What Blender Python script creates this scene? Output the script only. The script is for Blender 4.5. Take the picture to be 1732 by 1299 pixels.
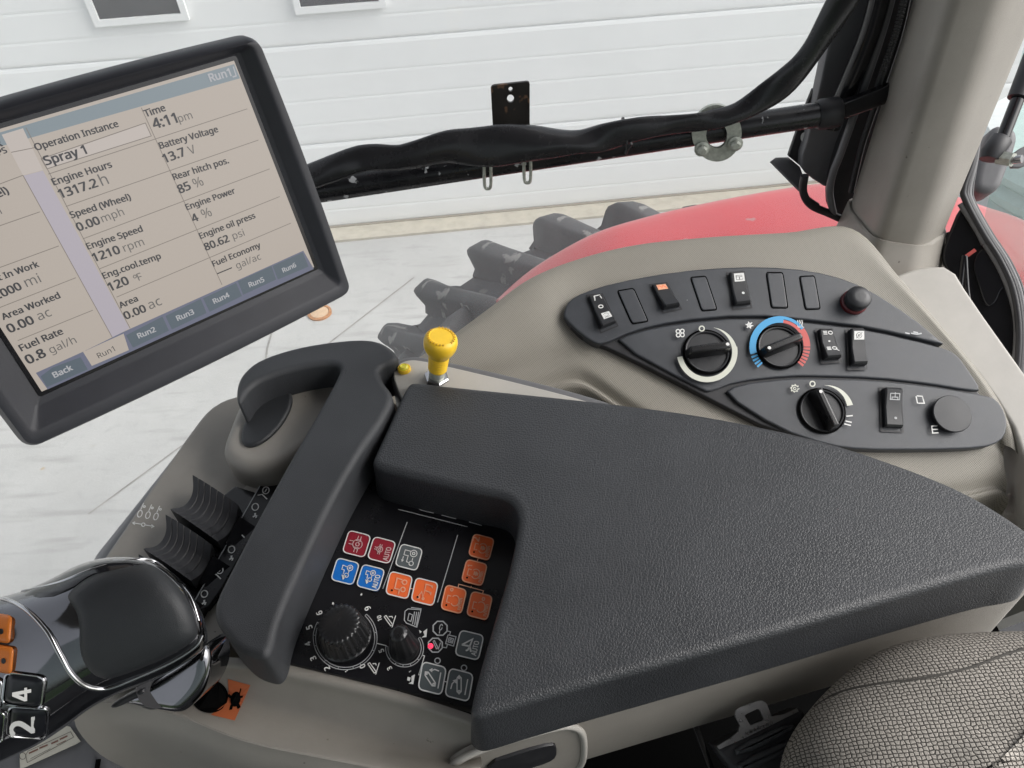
import bpy, bmesh, math, random
from mathutils import Vector, Matrix
from mathutils.bvhtree import BVHTree
random.seed(7)
for o in list(bpy.data.objects): bpy.data.objects.remove(o)
scene = bpy.context.scene
COL = scene.collection
V = Vector

# ------------------------------------------------------------------ camera
HC = 2.9; PITCH = math.radians(45); ROLL = math.radians(3.3); FPX = 1250.0; PW, PH = 1732.0, 1299.0
FWD = V((0, math.cos(PITCH), -math.sin(PITCH)))
_R0 = V((1, 0, 0)); _U0 = V((0, math.sin(PITCH), math.cos(PITCH)))
RGT = _R0 * math.cos(ROLL) - _U0 * math.sin(ROLL)
UPV = _R0 * math.sin(ROLL) + _U0 * math.cos(ROLL)
CAM = V((0, 0, HC))
cd = bpy.data.cameras.new('camera'); cam = bpy.data.objects.new('camera', cd); COL.objects.link(cam)
cd.sensor_width = 36; cd.lens = FPX / PW * 36; cd.clip_start = 0.02; cd.clip_end = 600
cam.matrix_world = Matrix(((RGT.x, UPV.x, -FWD.x, CAM.x), (RGT.y, UPV.y, -FWD.y, CAM.y), (RGT.z, UPV.z, -FWD.z, CAM.z), (0, 0, 0, 1)))
scene.camera = cam

# ------------------------------------------------------------------ sky, sun, exposure
SUN_EL = math.radians(42); SUN_ROT = math.radians(94)
world = bpy.data.worlds.new('World'); scene.world = world; world.use_nodes = True
wn = world.node_tree.nodes; wl = world.node_tree.links
for n in list(wn): wn.remove(n)
sky = wn.new('ShaderNodeTexSky'); sky.sky_type = 'NISHITA'; sky.sun_disc = False
sky.sun_elevation = SUN_EL; sky.sun_rotation = SUN_ROT; sky.air_density = 1.0; sky.dust_density = 4.0; sky.ozone_density = 1.0
hsv = wn.new('ShaderNodeHueSaturation'); hsv.inputs['Saturation'].default_value = 0.22
bg = wn.new('ShaderNodeBackground'); bg.inputs['Strength'].default_value = 0.15
out = wn.new('ShaderNodeOutputWorld')
wl.new(sky.outputs[0], hsv.inputs['Color']); wl.new(hsv.outputs[0], bg.inputs[0]); wl.new(bg.outputs[0], out.inputs[0])
sd = bpy.data.lights.new('sun', 'SUN'); sd.energy = 1.0; sd.angle = math.radians(60); sd.color = (1, 0.98, 0.95)
sun = bpy.data.objects.new('sun', sd); COL.objects.link(sun)
sdir = V((math.sin(SUN_ROT) * math.cos(SUN_EL), math.cos(SUN_ROT) * math.cos(SUN_EL), math.sin(SUN_EL)))
sun.rotation_euler = sdir.to_track_quat('Z', 'Y').to_euler(); sun.location = (0, 0, 8)
scene.view_settings.view_transform = 'Standard'; scene.view_settings.look = 'None'
scene.view_settings.exposure = 0.68; scene.view_settings.gamma = 1
scene.render.engine = 'CYCLES'
scene.cycles.max_bounces = 8; scene.cycles.transparent_max_bounces = 12; scene.cycles.caustics_reflective = False; scene.cycles.caustics_refractive = False

# ------------------------------------------------------------------ photo pixel -> place
def ray(px, py): return FWD + RGT * ((px - 866) / FPX) - UPV * ((py - 649.5) / FPX)
class Plane:
    def __init__(s, p0, n): s.p0 = V(p0); s.n = V(n).normalized()
    def P(s, px, py, h=0.0):
        d = ray(px, py); t = (s.p0 - CAM).dot(s.n) / d.dot(s.n)
        return CAM + d * t + s.n * h
def HZ(z): return Plane((0, 0, z), (0, 0, 1))
def VY(y): return Plane((0, y, 0), (0, -1, 0))
def atd(px, py, d): return CAM + ray(px, py) * d
def zt(ox, oy, sc): return lambda x, y: (ox + x * sc, oy + y * sc)   # coordinates read off an enlarged view of the photograph

def chaikin(pts, it=2, closed=True):
    pts = [tuple(p) for p in pts]
    for _ in range(it):
        q = []; n = len(pts)
        if not closed: q.append(pts[0])
        for i in range(n if closed else n - 1):
            a = pts[i]; b = pts[(i + 1) % n]
            q.append(tuple(x * .75 + y * .25 for x, y in zip(a, b))); q.append(tuple(x * .25 + y * .75 for x, y in zip(a, b)))
        if not closed: q.append(pts[-1])
        pts = q
    return pts
def catmull(pts, k=6):
    out = []; n = len(pts)
    for i in range(n - 1):
        p0 = pts[max(i - 1, 0)]; p1 = pts[i]; p2 = pts[i + 1]; p3 = pts[min(i + 2, n - 1)]
        for j in range(k):
            t = j / k
            out.append(0.5 * ((2 * p1) + (p2 - p0) * t + (2 * p0 - 5 * p1 + 4 * p2 - p3) * t * t + (3 * p1 - p0 - 3 * p2 + p3) * t ** 3))
    out.append(pts[-1]); return out

# ------------------------------------------------------------------ materials
MATS = {}
def mat(name, col, rough=.5, metal=0., spec=.5, bump=None, var=0., varscale=40., coat=0., emit=None, estr=0., dirt=None):
    if name in MATS: return MATS[name]
    m = bpy.data.materials.new(name); m.use_nodes = True; nt = m.node_tree; N = nt.nodes; L = nt.links
    b = N['Principled BSDF']
    b.inputs['Base Color'].default_value = (*col, 1); b.inputs['Roughness'].default_value = rough
    b.inputs['Metallic'].default_value = metal; b.inputs['Specular IOR Level'].default_value = spec
    b.inputs['Coat Weight'].default_value = coat; b.inputs['Coat Roughness'].default_value = .1
    if emit: b.inputs['Emission Color'].default_value = (*emit, 1); b.inputs['Emission Strength'].default_value = estr
    tc = N.new('ShaderNodeTexCoord'); co = tc.outputs['Object']
    if var > 0:
        nz = N.new('ShaderNodeTexNoise'); nz.inputs['Scale'].default_value = varscale; nz.inputs['Detail'].default_value = 6; nz.inputs['Roughness'].default_value = .65
        L.new(co, nz.inputs['Vector'])
        mr = N.new('ShaderNodeMapRange'); mr.inputs[1].default_value = .3; mr.inputs[2].default_value = .7; mr.inputs[3].default_value = 1 - var; mr.inputs[4].default_value = 1 + var
        L.new(nz.outputs['Fac'], mr.inputs[0])
        mx = N.new('ShaderNodeVectorMath'); mx.operation = 'SCALE'; mx.inputs[0].default_value = col
        L.new(mr.outputs[0], mx.inputs['Scale']); L.new(mx.outputs[0], b.inputs['Base Color'])
        rr = N.new('ShaderNodeMapRange'); rr.inputs[1].default_value = .3; rr.inputs[2].default_value = .7; rr.inputs[3].default_value = max(0.02, rough - var * .35); rr.inputs[4].default_value = min(1, rough + var * .35)
        L.new(nz.outputs['Fac'], rr.inputs[0]); L.new(rr.outputs[0], b.inputs['Roughness'])
    if dirt:   # specks of dust / chips: (colour, scale, threshold)
        dc, dsc, dth = dirt
        vz = N.new('ShaderNodeTexNoise'); vz.inputs['Scale'].default_value = dsc; vz.inputs['Detail'].default_value = 3; L.new(co, vz.inputs['Vector'])
        ra = N.new('ShaderNodeMapRange'); ra.inputs[1].default_value = dth; ra.inputs[2].default_value = dth + .03; L.new(vz.outputs['Fac'], ra.inputs[0])
        mc = N.new('ShaderNodeMix'); mc.data_type = 'RGBA'; L.new(ra.outputs[0], mc.inputs[0])
        src = b.inputs['Base Color']
        if src.is_linked: L.new(src.links[0].from_socket, mc.inputs[6])
        else: mc.inputs[6].default_value = (*col, 1)
        mc.inputs[7].default_value = (*dc, 1); L.new(mc.outputs[2], src)
    if bump:
        kind, sc, st = bump
        bp = N.new('ShaderNodeBump'); bp.inputs['Strength'].default_value = st; bp.inputs['Distance'].default_value = .001
        if kind == 'leather':
            w = N.new('ShaderNodeTexNoise'); w.inputs['Scale'].default_value = sc * .5; L.new(co, w.inputs['Vector'])
            ad = N.new('ShaderNodeVectorMath'); ad.operation = 'MULTIPLY_ADD'; ad.inputs[1].default_value = (1.2 / sc,) * 3
            L.new(w.outputs['Color'], ad.inputs[0]); L.new(co, ad.inputs[2])
            v = N.new('ShaderNodeTexVoronoi'); v.feature = 'DISTANCE_TO_EDGE'; v.inputs['Scale'].default_value = sc; L.new(ad.outputs[0], v.inputs['Vector'])
            r = N.new('ShaderNodeMapRange'); r.inputs[1].default_value = 0; r.inputs[2].default_value = .22; L.new(v.outputs['Distance'], r.inputs[0]); h = r.outputs[0]
        elif kind == 'noise':
            v = N.new('ShaderNodeTexNoise'); v.inputs['Scale'].default_value = sc; v.inputs['Detail'].default_value = 3; L.new(co, v.inputs['Vector']); h = v.outputs['Fac']
        elif kind in ('dots', 'tweed'):
            mp = N.new('ShaderNodeMapping'); mp.inputs['Rotation'].default_value = (math.radians(-28) if kind == 'dots' else math.radians(25), 0, math.radians(12 if kind == 'dots' else -8)); L.new(co, mp.inputs['Vector'])
            sp = N.new('ShaderNodeSeparateXYZ'); L.new(mp.outputs[0], sp.inputs[0])
            def sn(sock, k, ph=0):
                a = N.new('ShaderNodeMath'); a.operation = 'MULTIPLY_ADD'; a.inputs[1].default_value = k; a.inputs[2].default_value = ph; L.new(sock, a.inputs[0])
                s = N.new('ShaderNodeMath'); s.operation = 'SINE'; L.new(a.outputs[0], s.inputs[0]); return s.outputs[0]
            mu = N.new('ShaderNodeMath'); mu.operation = 'MULTIPLY'; L.new(sn(sp.outputs[0], sc), mu.inputs[0]); L.new(sn(sp.outputs[1], sc), mu.inputs[1])
            r = N.new('ShaderNodeMapRange'); r.inputs[1].default_value = .25; r.inputs[2].default_value = .75; r.inputs[3].default_value = 1; r.inputs[4].default_value = 0; L.new(mu.outputs[0], r.inputs[0]); h = r.outputs[0]
            mc = N.new('ShaderNodeMix'); mc.data_type = 'RGBA'; L.new(h, mc.inputs[0])
            mc.inputs[6].default_value = (*[c * (.55 if kind == 'dots' else .22) for c in col], 1)
            src = b.inputs['Base Color']
            if src.is_linked: L.new(src.links[0].from_socket, mc.inputs[7])
            else: mc.inputs[7].default_value = (*col, 1)
            L.new(mc.outputs[2], src)
        L.new(h, bp.inputs['Height']); L.new(bp.outputs[0], b.inputs['Normal'])
    MATS[name] = m; return m

leather = mat('black_leatherette', (.034, .036, .040), .45, spec=.55, bump=('leather', 430, .28), var=.16, varscale=12, dirt=((.22, .22, .21), 260, .79))
softblk = mat('black_soft_plastic', (.036, .038, .042), .52, spec=.45, bump=('noise', 1500, .5), var=.18, varscale=18, dirt=((.2, .2, .2), 300, .78))
beige = mat('beige_plastic', (.27, .252, .225), .48, bump=('noise', 2200, .25), var=.10, varscale=11, dirt=((.13, .115, .10), 120, .74))
beigelite = mat('light_beige_plastic', (.44, .42, .385), .45, bump=('noise', 2200, .2), var=.06, varscale=20)
mesh_beige = mat('beige_perforated_trim', (.30, .28, .24), .55, bump=('dots', 2300, .5), var=.06, varscale=9)
greytrim = mat('grey_trim_plastic', (.13, .13, .135), .5, bump=('noise', 2000, .2), var=.08)
greydeck = mat('grey_edge_plastic', (.25, .25, .255), .5, var=.06)
panelblk = mat('dark_panel_plastic', (.048, .052, .060), .38, spec=.5, bump=('noise', 2600, .22), var=.15, varscale=22, dirt=((.25, .25, .25), 240, .77))
membrane = mat('black_membrane', (.007, .007, .009), .30, spec=.45, var=.2, varscale=30, dirt=((.25, .25, .25), 330, .775))
rubber = mat('black_rubber', (.022, .022, .025), .48, var=.2, varscale=60)
glossblk = mat('gloss_black_plastic', (.010, .010, .012), .14, spec=.5, var=.15, varscale=20, dirt=((.2, .2, .2), 260, .78))
knobblk = mat('knob_black', (.012, .012, .013), .28, spec=.5, var=.04, varscale=60)
chrome = mat('dimmed_chrome', (.20, .20, .21), .06, metal=1, var=.05, varscale=40)  # base colour darkened in place of reflections of a dark cab
chromelite = mat('bright_chrome', (.48, .48, .49), .14, metal=1)
gripgrey = mat('grip_rubber', (.024, .026, .029), .5, bump=('noise', 1800, .2), var=.15, varscale=20)
steel = mat('zinc_steel', (.46, .48, .43), .5, metal=.55, bump=('noise', 500, .5), var=.25, varscale=180)
paintblk = mat('black_painted_steel', (.012, .012, .014), .28, spec=.5, var=.25, varscale=40, dirt=((.45, .46, .47), 60, .665))
platerust = mat('worn_black_steel', (.020, .018, .016), .45, var=.3, varscale=30, dirt=((.13, .075, .045), 45, .66))
framegrey = mat('dark_grey_steel', (.15, .15, .16), .42, var=.15, varscale=10)
white_p = mat('white_print', (.74, .74, .72), .5)
cream_p = mat('cream_print', (.62, .63, .55), .5, var=.05)
greyline = mat('grey_print', (.45, .46, .47), .5)
orange_b = mat('orange_membrane', (.92, .165, .04), .38, var=.06)
red_b = mat('dark_red_membrane', (.28, .015, .03), .38, var=.08)
blue_b = mat('blue_membrane', (.01, .165, .58), .38, var=.06)
grey_b = mat('grey_membrane', (.105, .122, .128), .4, var=.08)
orange_p = mat('pale_orange_print', (.85, .42, .26), .5)
blue_p = mat('blue_print', (.06, .33, .62), .5)
redpr = mat('red_print', (.55, .10, .09), .5)
yellow = mat('yellow_plastic', (.88, .56, .03), .4, bump=('noise', 1200, .15), var=.07, varscale=60)
lampyel = mat('yellow_lens', (.62, .55, .02), .15, coat=.6, emit=(.8, .7, .05), estr=.08)
ledred = mat('red_led', (.8, .02, .06), .3, emit=(1, .05, .12), estr=.7)
sticker_or = mat('orange_sticker', (.50, .135, .05), .5, var=.06)
keyor = mat('orange_key', (.60, .17, .025), .35, var=.05)
paper = mat('cream_label', (.62, .59, .50), .6, var=.06, varscale=60)
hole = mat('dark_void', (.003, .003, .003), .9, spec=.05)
floorm = mat('dark_floor_mat', (.03, .032, .036), .6, bump=('noise', 200, .4), var=.25, varscale=12)
redpaint = mat('red_paint', (.62, .045, .055), .34, coat=.5, var=.05, varscale=6, dirt=((.5, .2, .2), 14, .72))
tyrem = mat('tyre_rubber', (.060, .062, .067), .8, bump=('noise', 90, .5), var=.3, varscale=7, dirt=((.15, .145, .14), 16, .66))
tyrelug = mat('lug_rubber', (.066, .067, .070), .8, bump=('noise', 120, .5), var=.35, varscale=9, dirt=((.22, .215, .205), 14, .60))
doorwhite = mat('white_door_steel', (.84, .85, .85), .5, bump=('noise', 300, .12), var=.02, varscale=3)
seal = mat('door_seal', (.30, .27, .22), .6, var=.15)
glassdark = mat('dark_window_glass', (.05, .05, .055), .06, spec=.6, var=.3, varscale=2)
sillm = mat('door_sill_concrete', (.50, .46, .38), .8, bump=('noise', 90, .5), var=.14, varscale=12)
rustdisc = mat('rusty_iron', (.42, .19, .07), .7, var=.3, varscale=60)
palecap = mat('pale_cap', (.60, .42, .27), .7, var=.15, varscale=40)
tankm = mat('white_ribbed_plastic', (.70, .74, .73), .5, var=.06)
headliner = mat('roof_lining', (.14, .135, .13), .8, bump=('noise', 600, .3))
greenm = mat('green_paint', (.05, .20, .14), .5, var=.1)
lcd_t = lambda n, c, k=1.0: mat(n, (.02, .02, .02), .22, spec=.4, emit=tuple(x * .53 for x in c), estr=k)
lcd_bg = lcd_t('lcd_tan', (.50, .44, .385)); lcd_lav = lcd_t('lcd_lavender', (.47, .43, .48)); lcd_lite = lcd_t('lcd_light', (.56, .50, .46))
lcd_bar = lcd_t('lcd_slate', (.105, .135, .165)); lcd_strip = lcd_t('lcd_blue_grey', (.155, .165, .235)); lcd_head = lcd_t('lcd_header', (.24, .29, .32))
lcd_dark = lcd_t('lcd_text_dark', (.045, .045, .05)); lcd_mid = lcd_t('lcd_text_grey', (.13, .125, .12)); lcd_white = lcd_t('lcd_text_white', (.46, .46, .48)); lcd_line = lcd_t('lcd_grid', (.23, .20, .175))

def concrete():
    m = bpy.data.materials.new('pale_concrete'); m.use_nodes = True; nt = m.node_tree; N = nt.nodes; L = nt.links; b = N['Principled BSDF']
    b.inputs['Roughness'].default_value = .85
    tc = N.new('ShaderNodeTexCoord'); co = tc.outputs['Object']
    def nz(s, d=6, r=.65):
        n = N.new('ShaderNodeTexNoise'); n.inputs['Scale'].default_value = s; n.inputs['Detail'].default_value = d; n.inputs['Roughness'].default_value = r; L.new(co, n.inputs['Vector']); return n.outputs['Fac']
    def rng(s, a, b_, c, d):
        r = N.new('ShaderNodeMapRange'); r.inputs[1].default_value = a; r.inputs[2].default_value = b_; r.inputs[3].default_value = c; r.inputs[4].default_value = d; L.new(s, r.inputs[0]); return r.outputs[0]
    def mixc(f, a, c2):
        x = N.new('ShaderNodeMix'); x.data_type = 'RGBA'; L.new(f, x.inputs[0])
        if isinstance(a, tuple): x.inputs[6].default_value = (*a, 1)
        else: L.new(a, x.inputs[6])
        x.inputs[7].default_value = (*c2, 1); return x.outputs[2]
    c = mixc(rng(nz(1.3), .35, .68, 0, 1), (.50, .497, .485), (.42, .417, .405))
    c = mixc(rng(nz(14, 8, .75), .52, .72, 0, .55), c, (.34, .34, .335))
    # tyre tracks: streaks running along the apron
    mp = N.new('ShaderNodeMapping'); mp.inputs['Rotation'].default_value = (0, 0, math.radians(38)); mp.inputs['Scale'].default_value = (.6, 5, 1); L.new(co, mp.inputs['Vector'])
    st = N.new('ShaderNodeTexNoise'); st.inputs['Scale'].default_value = 3; st.inputs['Detail'].default_value = 5; L.new(mp.outputs[0], st.inputs['Vector'])
    c = mixc(rng(st.outputs['Fac'], .56, .70, 0, .6), c, (.33, .325, .315))
    c = mixc(rng(nz(5.5, 3), .71, .76, 0, .7), c, (.42, .30, .15))
    sx = N.new('ShaderNodeSeparateXYZ'); L.new(co, sx.inputs[0])
    ed = N.new('ShaderNodeMath'); ed.operation = 'MULTIPLY_ADD'; ed.inputs[1].default_value = .5; L.new(nz(2.0), ed.inputs[0]); L.new(sx.outputs[1], ed.inputs[2])
    c = mixc(rng(ed.outputs[0], -5.0, -5.15, 0, 1), c, (.05, .085, .028))     # lawn beyond the concrete apron
    L.new(c, b.inputs['Base Color'])
    bp = N.new('ShaderNodeBump'); bp.inputs['Strength'].default_value = .4; bp.inputs['Distance'].default_value = .004; L.new(nz(60, 6, .7), bp.inputs['Height']); L.new(bp.outputs[0], b.inputs['Normal'])
    return m
def glassmat(name, tint, haze, ior=1.35):
    m = bpy.data.materials.new(name); m.use_nodes = True; nt = m.node_tree; N = nt.nodes; L = nt.links
    for n in list(N): N.remove(n)
    o = N.new('ShaderNodeOutputMaterial'); tr = N.new('ShaderNodeBsdfTransparent'); tr.inputs[0].default_value = (*tint, 1)
    gl = N.new('ShaderNodeBsdfGlossy'); gl.inputs['Roughness'].default_value = .03
    fr = N.new('ShaderNodeFresnel'); fr.inputs[0].default_value = ior
    df = N.new('ShaderNodeBsdfTranslucent'); df.inputs[0].default_value = (.9, .92, .92, 1)
    tc = N.new('ShaderNodeTexCoord'); nz = N.new('ShaderNodeTexNoise'); nz.inputs['Scale'].default_value = 5; nz.inputs['Detail'].default_value = 5; L.new(tc.outputs['Object'], nz.inputs['Vector'])
    mr = N.new('ShaderNodeMapRange'); mr.inputs[1].default_value = .3; mr.inputs[2].default_value = .7; mr.inputs[3].default_value = haze * .7; mr.inputs[4].default_value = haze * 1.3; L.new(nz.outputs['Fac'], mr.inputs[0])
    a = N.new('ShaderNodeMixShader'); L.new(fr.outputs[0], a.inputs[0]); L.new(tr.outputs[0], a.inputs[1]); L.new(gl.outputs[0], a.inputs[2])
    b = N.new('ShaderNodeMixShader'); L.new(mr.outputs[0], b.inputs[0]); L.new(a.outputs[0], b.inputs[1]); L.new(df.outputs[0], b.inputs[2]); L.new(b.outputs[0], o.inputs[0])
    return m
conc = concrete(); hazeglass = glassmat('hazed_window_glass', (.97, .985, .98), .12); tealglass = glassmat('green_tinted_glass', (.86, .95, .93), .02, 1.06)  # side pane: translucent veil stands in for bright reflections washing out the view

# ------------------------------------------------------------------ object helpers
ROOTLOC = {}
def thing(name, label, cat, loc=(0, 0, 0), group=None):
    o = bpy.data.objects.new(name, None); COL.objects.link(o); o.location = loc; o.empty_display_size = .02
    o['label'] = label; o['category'] = cat
    if group: o['group'] = group
    ROOTLOC[o] = V(loc); return o
def tag(o, label, cat, group=None):
    o['label'] = label; o['category'] = cat
    if group: o['group'] = group
    return o
def mk(name, verts, faces, m, parent=None, smooth=None, label=None):
    off = ROOTLOC.get(parent, V((0, 0, 0)))
    me = bpy.data.meshes.new(name); me.from_pydata([tuple(V(v) - off) for v in verts], [], faces); me.validate(); me.update()
    bm = bmesh.new(); bm.from_mesh(me); bmesh.ops.recalc_face_normals(bm, faces=bm.faces); ng = [f for f in bm.faces if len(f.verts) > 12]
    if ng: bmesh.ops.triangulate(bm, faces=ng, ngon_method='EAR_CLIP')
    bmesh.ops.recalc_face_normals(bm, faces=bm.faces); bm.to_mesh(me); bm.free()
    me.materials.append(m)
    if smooth is not None:
        me.polygons.foreach_set('use_smooth', [True] * len(me.polygons))
        if smooth < 180: me.set_sharp_from_angle(angle=math.radians(smooth))
    o = bpy.data.objects.new(name, me); COL.objects.link(o)
    if parent is not None: o.parent = parent
    ROOTLOC[o] = off
    if label: o['label'] = label
    return o
class MB:
    def __init__(s): s.v = []; s.f = []
    def add(s, verts, faces):
        b = len(s.v); s.v += [V(v) for v in verts]; s.f += [tuple(i + b for i in f) for f in faces]
    def build(s, name, m, parent=None, smooth=None, label=None): return mk(name, s.v, s.f, m, parent, smooth, label)
    # closed loops of equal length joined into a skin
    def rings(s, R, cap0=True, cap1=True, closed=True):
        n = len(R[0]); b = len(s.v)
        for r in R: s.v += [V(p) for p in r]
        for i in range(len(R) - 1):
            for j in range(n if closed else n - 1):
                k = (j + 1) % n; s.f.append((b + i * n + j, b + i * n + k, b + (i + 1) * n + k, b + (i + 1) * n + j))
        if cap0: s.f.append(tuple(b + j for j in reversed(range(n))))
        if cap1: s.f.append(tuple(b + (len(R) - 1) * n + j for j in range(n)))
    def tube(s, pts, r, seg=12):
        pts = [V(p) for p in pts]; n = len(pts); R = []; up = None
        for i, p in enumerate(pts):
            t = (pts[min(i + 1, n - 1)] - pts[max(i - 1, 0)]).normalized()
            if up is None: up = t.orthogonal().normalized()
            up = (up - t * up.dot(t)).normalized(); w = t.cross(up)
            rr = r[i] if isinstance(r, (list, tuple)) else r
            R.append([p + (up * math.cos(a) + w * math.sin(a)) * rr for a in [2 * math.pi * k / seg for k in range(seg)]])
        s.rings(R)
    def box(s, c, ax, ay, az):
        c, ax, ay, az = V(c), V(ax), V(ay), V(az)
        vs = [c + ax * i + ay * j + az * k for i in (-1, 1) for j in (-1, 1) for k in (-1, 1)]
        s.add(vs, [(0, 1, 3, 2), (4, 6, 7, 5), (0, 4, 5, 1), (2, 3, 7, 6), (0, 2, 6, 4), (1, 5, 7, 3)])
    def lathe(s, c, axis, prof, seg=32, ripple=None):
        c = V(c); axis = V(axis).normalized()
        if len(prof) > 1 and prof[-1][0] < .0005 and prof[-2][0] > .002: prof = list(prof[:-1]) + [(prof[-2][0] * .92, prof[-2][1] + (prof[-1][1] - prof[-2][1]) * .08), (max(prof[-1][0], .0002), prof[-1][1])]
        u = axis.orthogonal().normalized(); w = axis.cross(u); R = []
        for (r, h) in prof:
            ring = []
            for k in range(seg):
                a = 2 * math.pi * k / seg; rr = r * (ripple(a, h) if ripple else 1)
                ring.append(c + axis * h + (u * math.cos(a) + w * math.sin(a)) * rr)
            R.append(ring)
        s.rings(R)
    # flat printed strokes on a plane
    def stroke(s, pts, n, w, lift=0.0, closed=False):
        pts = [V(p) + n * lift for p in pts]; m = len(pts)
        if m < 2: return
        L = []; Rr = []
        for i in range(m):
            a = pts[(i - 1) % m] if (closed or i > 0) else pts[i]; b = pts[(i + 1) % m] if (closed or i < m - 1) else pts[i]
            d1 = (pts[i] - a); d2 = (b - pts[i])
            d1 = d1.normalized() if d1.length > 1e-9 else d2.normalized(); d2 = d2.normalized() if d2.length > 1e-9 else d1
            t = d1 + d2
            t = t.normalized() if t.length > 1e-6 else d1
            k = 1 / max(.5, t.dot(d1)); sd_ = n.cross(t) * (w / 2 * k); L.append(pts[i] + sd_); Rr.append(pts[i] - sd_)
        b0 = len(s.v); s.v += L + Rr
        for i in range(m if closed else m - 1):
            j = (i + 1) % m; s.f.append((b0 + i, b0 + j, b0 + m + j, b0 + m + i))
    def poly(s, pts, n, lift=0.0): s.add([V(p) + n * lift for p in pts], [tuple(range(len(pts)))])

def offset2(pts, n, d):   # shrink a closed loop by d inside its plane
    m = len(pts); area = V((0, 0, 0))
    for i in range(m): area += pts[i].cross(pts[(i + 1) % m])
    sg = 1 if area.dot(n) > 0 else -1; outp = []
    for i in range(m):
        d1 = (pts[i] - pts[i - 1]); d2 = (pts[(i + 1) % m] - pts[i])
        d1 = d1.normalized() if d1.length > 1e-9 else d2.normalized(); d2 = d2.normalized() if d2.length > 1e-9 else d1
        t = d1 + d2; t = t.normalized() if t.length > 1e-6 else d1
        k = 1 / max(.55, t.dot(d1)); outp.append(pts[i] + n.cross(t) * sg * d * k)
    return outp
import numpy as np
def inset(pts, n, d):
    """offset2 with the loops it makes at tight corners pulled straight"""
    q = offset2(pts, n, d)
    if d < .0005 or len(pts) < 12: return q
    A = np.array([tuple(p) for p in pts]); B = np.roll(A, -1, axis=0); Q = np.array([tuple(p) for p in q]); AB = B - A; L2 = np.maximum((AB ** 2).sum(1), 1e-14)
    t = np.clip(((Q[:, None, :] - A[None]) * AB[None]).sum(2) / L2[None], 0, 1)
    D = np.sqrt((((A[None] + AB[None] * t[..., None]) - Q[:, None, :]) ** 2).sum(2)).min(1)
    ok = D > d * .97; m = len(q)
    if ok.sum() < 3: return q
    for i in range(m):
        if ok[i]: continue
        a = i
        while not ok[a % m]: a -= 1
        b = i
        while not ok[b % m]: b += 1
        f = (i - a) / (b - a); q[i] = V(Q[a % m]) * (1 - f) + V(Q[b % m]) * f
    return q
def slab3(name, pts, n, thick, bev, m, parent=None, segs=5, flare=0., crown=0., smooth=40, label=None, mb=None):
    """rounded slab: pts = widest outline lying in its top plane"""
    n = V(n).normalized(); R = []
    if flare: R.append([p - n * thick for p in offset2(pts, n, -flare)])
    else: R.append([p - n * thick for p in pts])
    R.append([p - n * bev for p in pts]) if thick > bev * 1.05 else None
    for k in range(1, segs + 1):
        a = math.pi / 2 * k / segs
        R.append([p - n * bev * (1 - math.sin(a)) for p in inset(pts, n, bev * (1 - math.cos(a)))])
    R.append(inset(pts, n, bev + max(bev * .2, .0004)))
    M = mb or MB(); M.rings(R)
    if mb: return None
    return M.build(name, m, parent, smooth, label)
def slab(name, px, pl, thick, bev, m, parent=None, it=2, h=0., **k):
    q = chaikin(px, it) if it else px
    return slab3(name, [pl.P(x, y, h) for x, y in q], pl.n, thick, bev, m, parent, **k)
def rquad(c, ax, ay, r=.35, k=4):   # rounded parallelogram in pixels
    pts = []
    for sx, sy in ((-1, -1), (1, -1), (1, 1), (-1, 1)):
        if (sx, sy) in ((-1, -1), (1, 1)): q0, q2 = (sx, sy * (1 - r)), (sx * (1 - r), sy)
        else: q0, q2 = (sx * (1 - r), sy), (sx, sy * (1 - r))
        for j in range(k + 1):
            t = j / k; a = (1 - t) ** 2; b = 2 * t * (1 - t); e = t * t
            u = a * q0[0] + b * sx + e * q2[0]; v = a * q0[1] + b * sy + e * q2[1]
            pts.append((c[0] + u * ax[0] + v * ay[0], c[1] + u * ax[1] + v * ay[1]))
    return pts
def ellipse(cx, cy, rx, ry, rot=0, n=32):
    c, s = math.cos(math.radians(rot)), math.sin(math.radians(rot))
    return [(cx + rx * math.cos(t) * c - ry * math.sin(t) * s, cy + rx * math.cos(t) * s + ry * math.sin(t) * c) for t in [2 * math.pi * i / n for i in range(n)]]
def arcpts(cx, cy, rx, ry, a0, a1, n=24, rot=0):
    c, s = math.cos(math.radians(rot)), math.sin(math.radians(rot)); o = []
    for i in range(n + 1):
        t = math.radians(a0 + (a1 - a0) * i / n); o.append((cx + rx * math.cos(t) * c - ry * math.sin(t) * s, cy + rx * math.cos(t) * s + ry * math.sin(t) * c))
    return o
_TX = {}
try:      # the plain sans that ships with Blender; its built-in face otherwise
    import os
    FONT = bpy.data.fonts.load(os.path.join(bpy.utils.system_resource('DATAFILES', path='fonts'), 'NotoSansMath-Regular.woff2'))
except Exception: FONT = None
def textmesh(s, bold):
    key = (s, bold)
    if key not in _TX:
        cu = bpy.data.curves.new('txt', 'FONT'); cu.body = s
        if FONT: cu.font = FONT
        cu.size = 1; cu.resolution_u = 2; cu.offset = 0.0
        ob = bpy.data.objects.new('txt', cu); COL.objects.link(ob)
        bpy.context.view_layer.update()
        me = bpy.data.meshes.new_from_object(ob.evaluated_get(bpy.context.evaluated_depsgraph_get()))
        vs = [v.co.copy() for v in me.vertices]; fs = [tuple(p.vertices) for p in me.polygons]
        bpy.data.objects.remove(ob); bpy.data.meshes.remove(me)
        _TX[key] = (vs, fs, min(v.x for v in vs), max(v.x for v in vs))
    return _TX[key]
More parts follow.
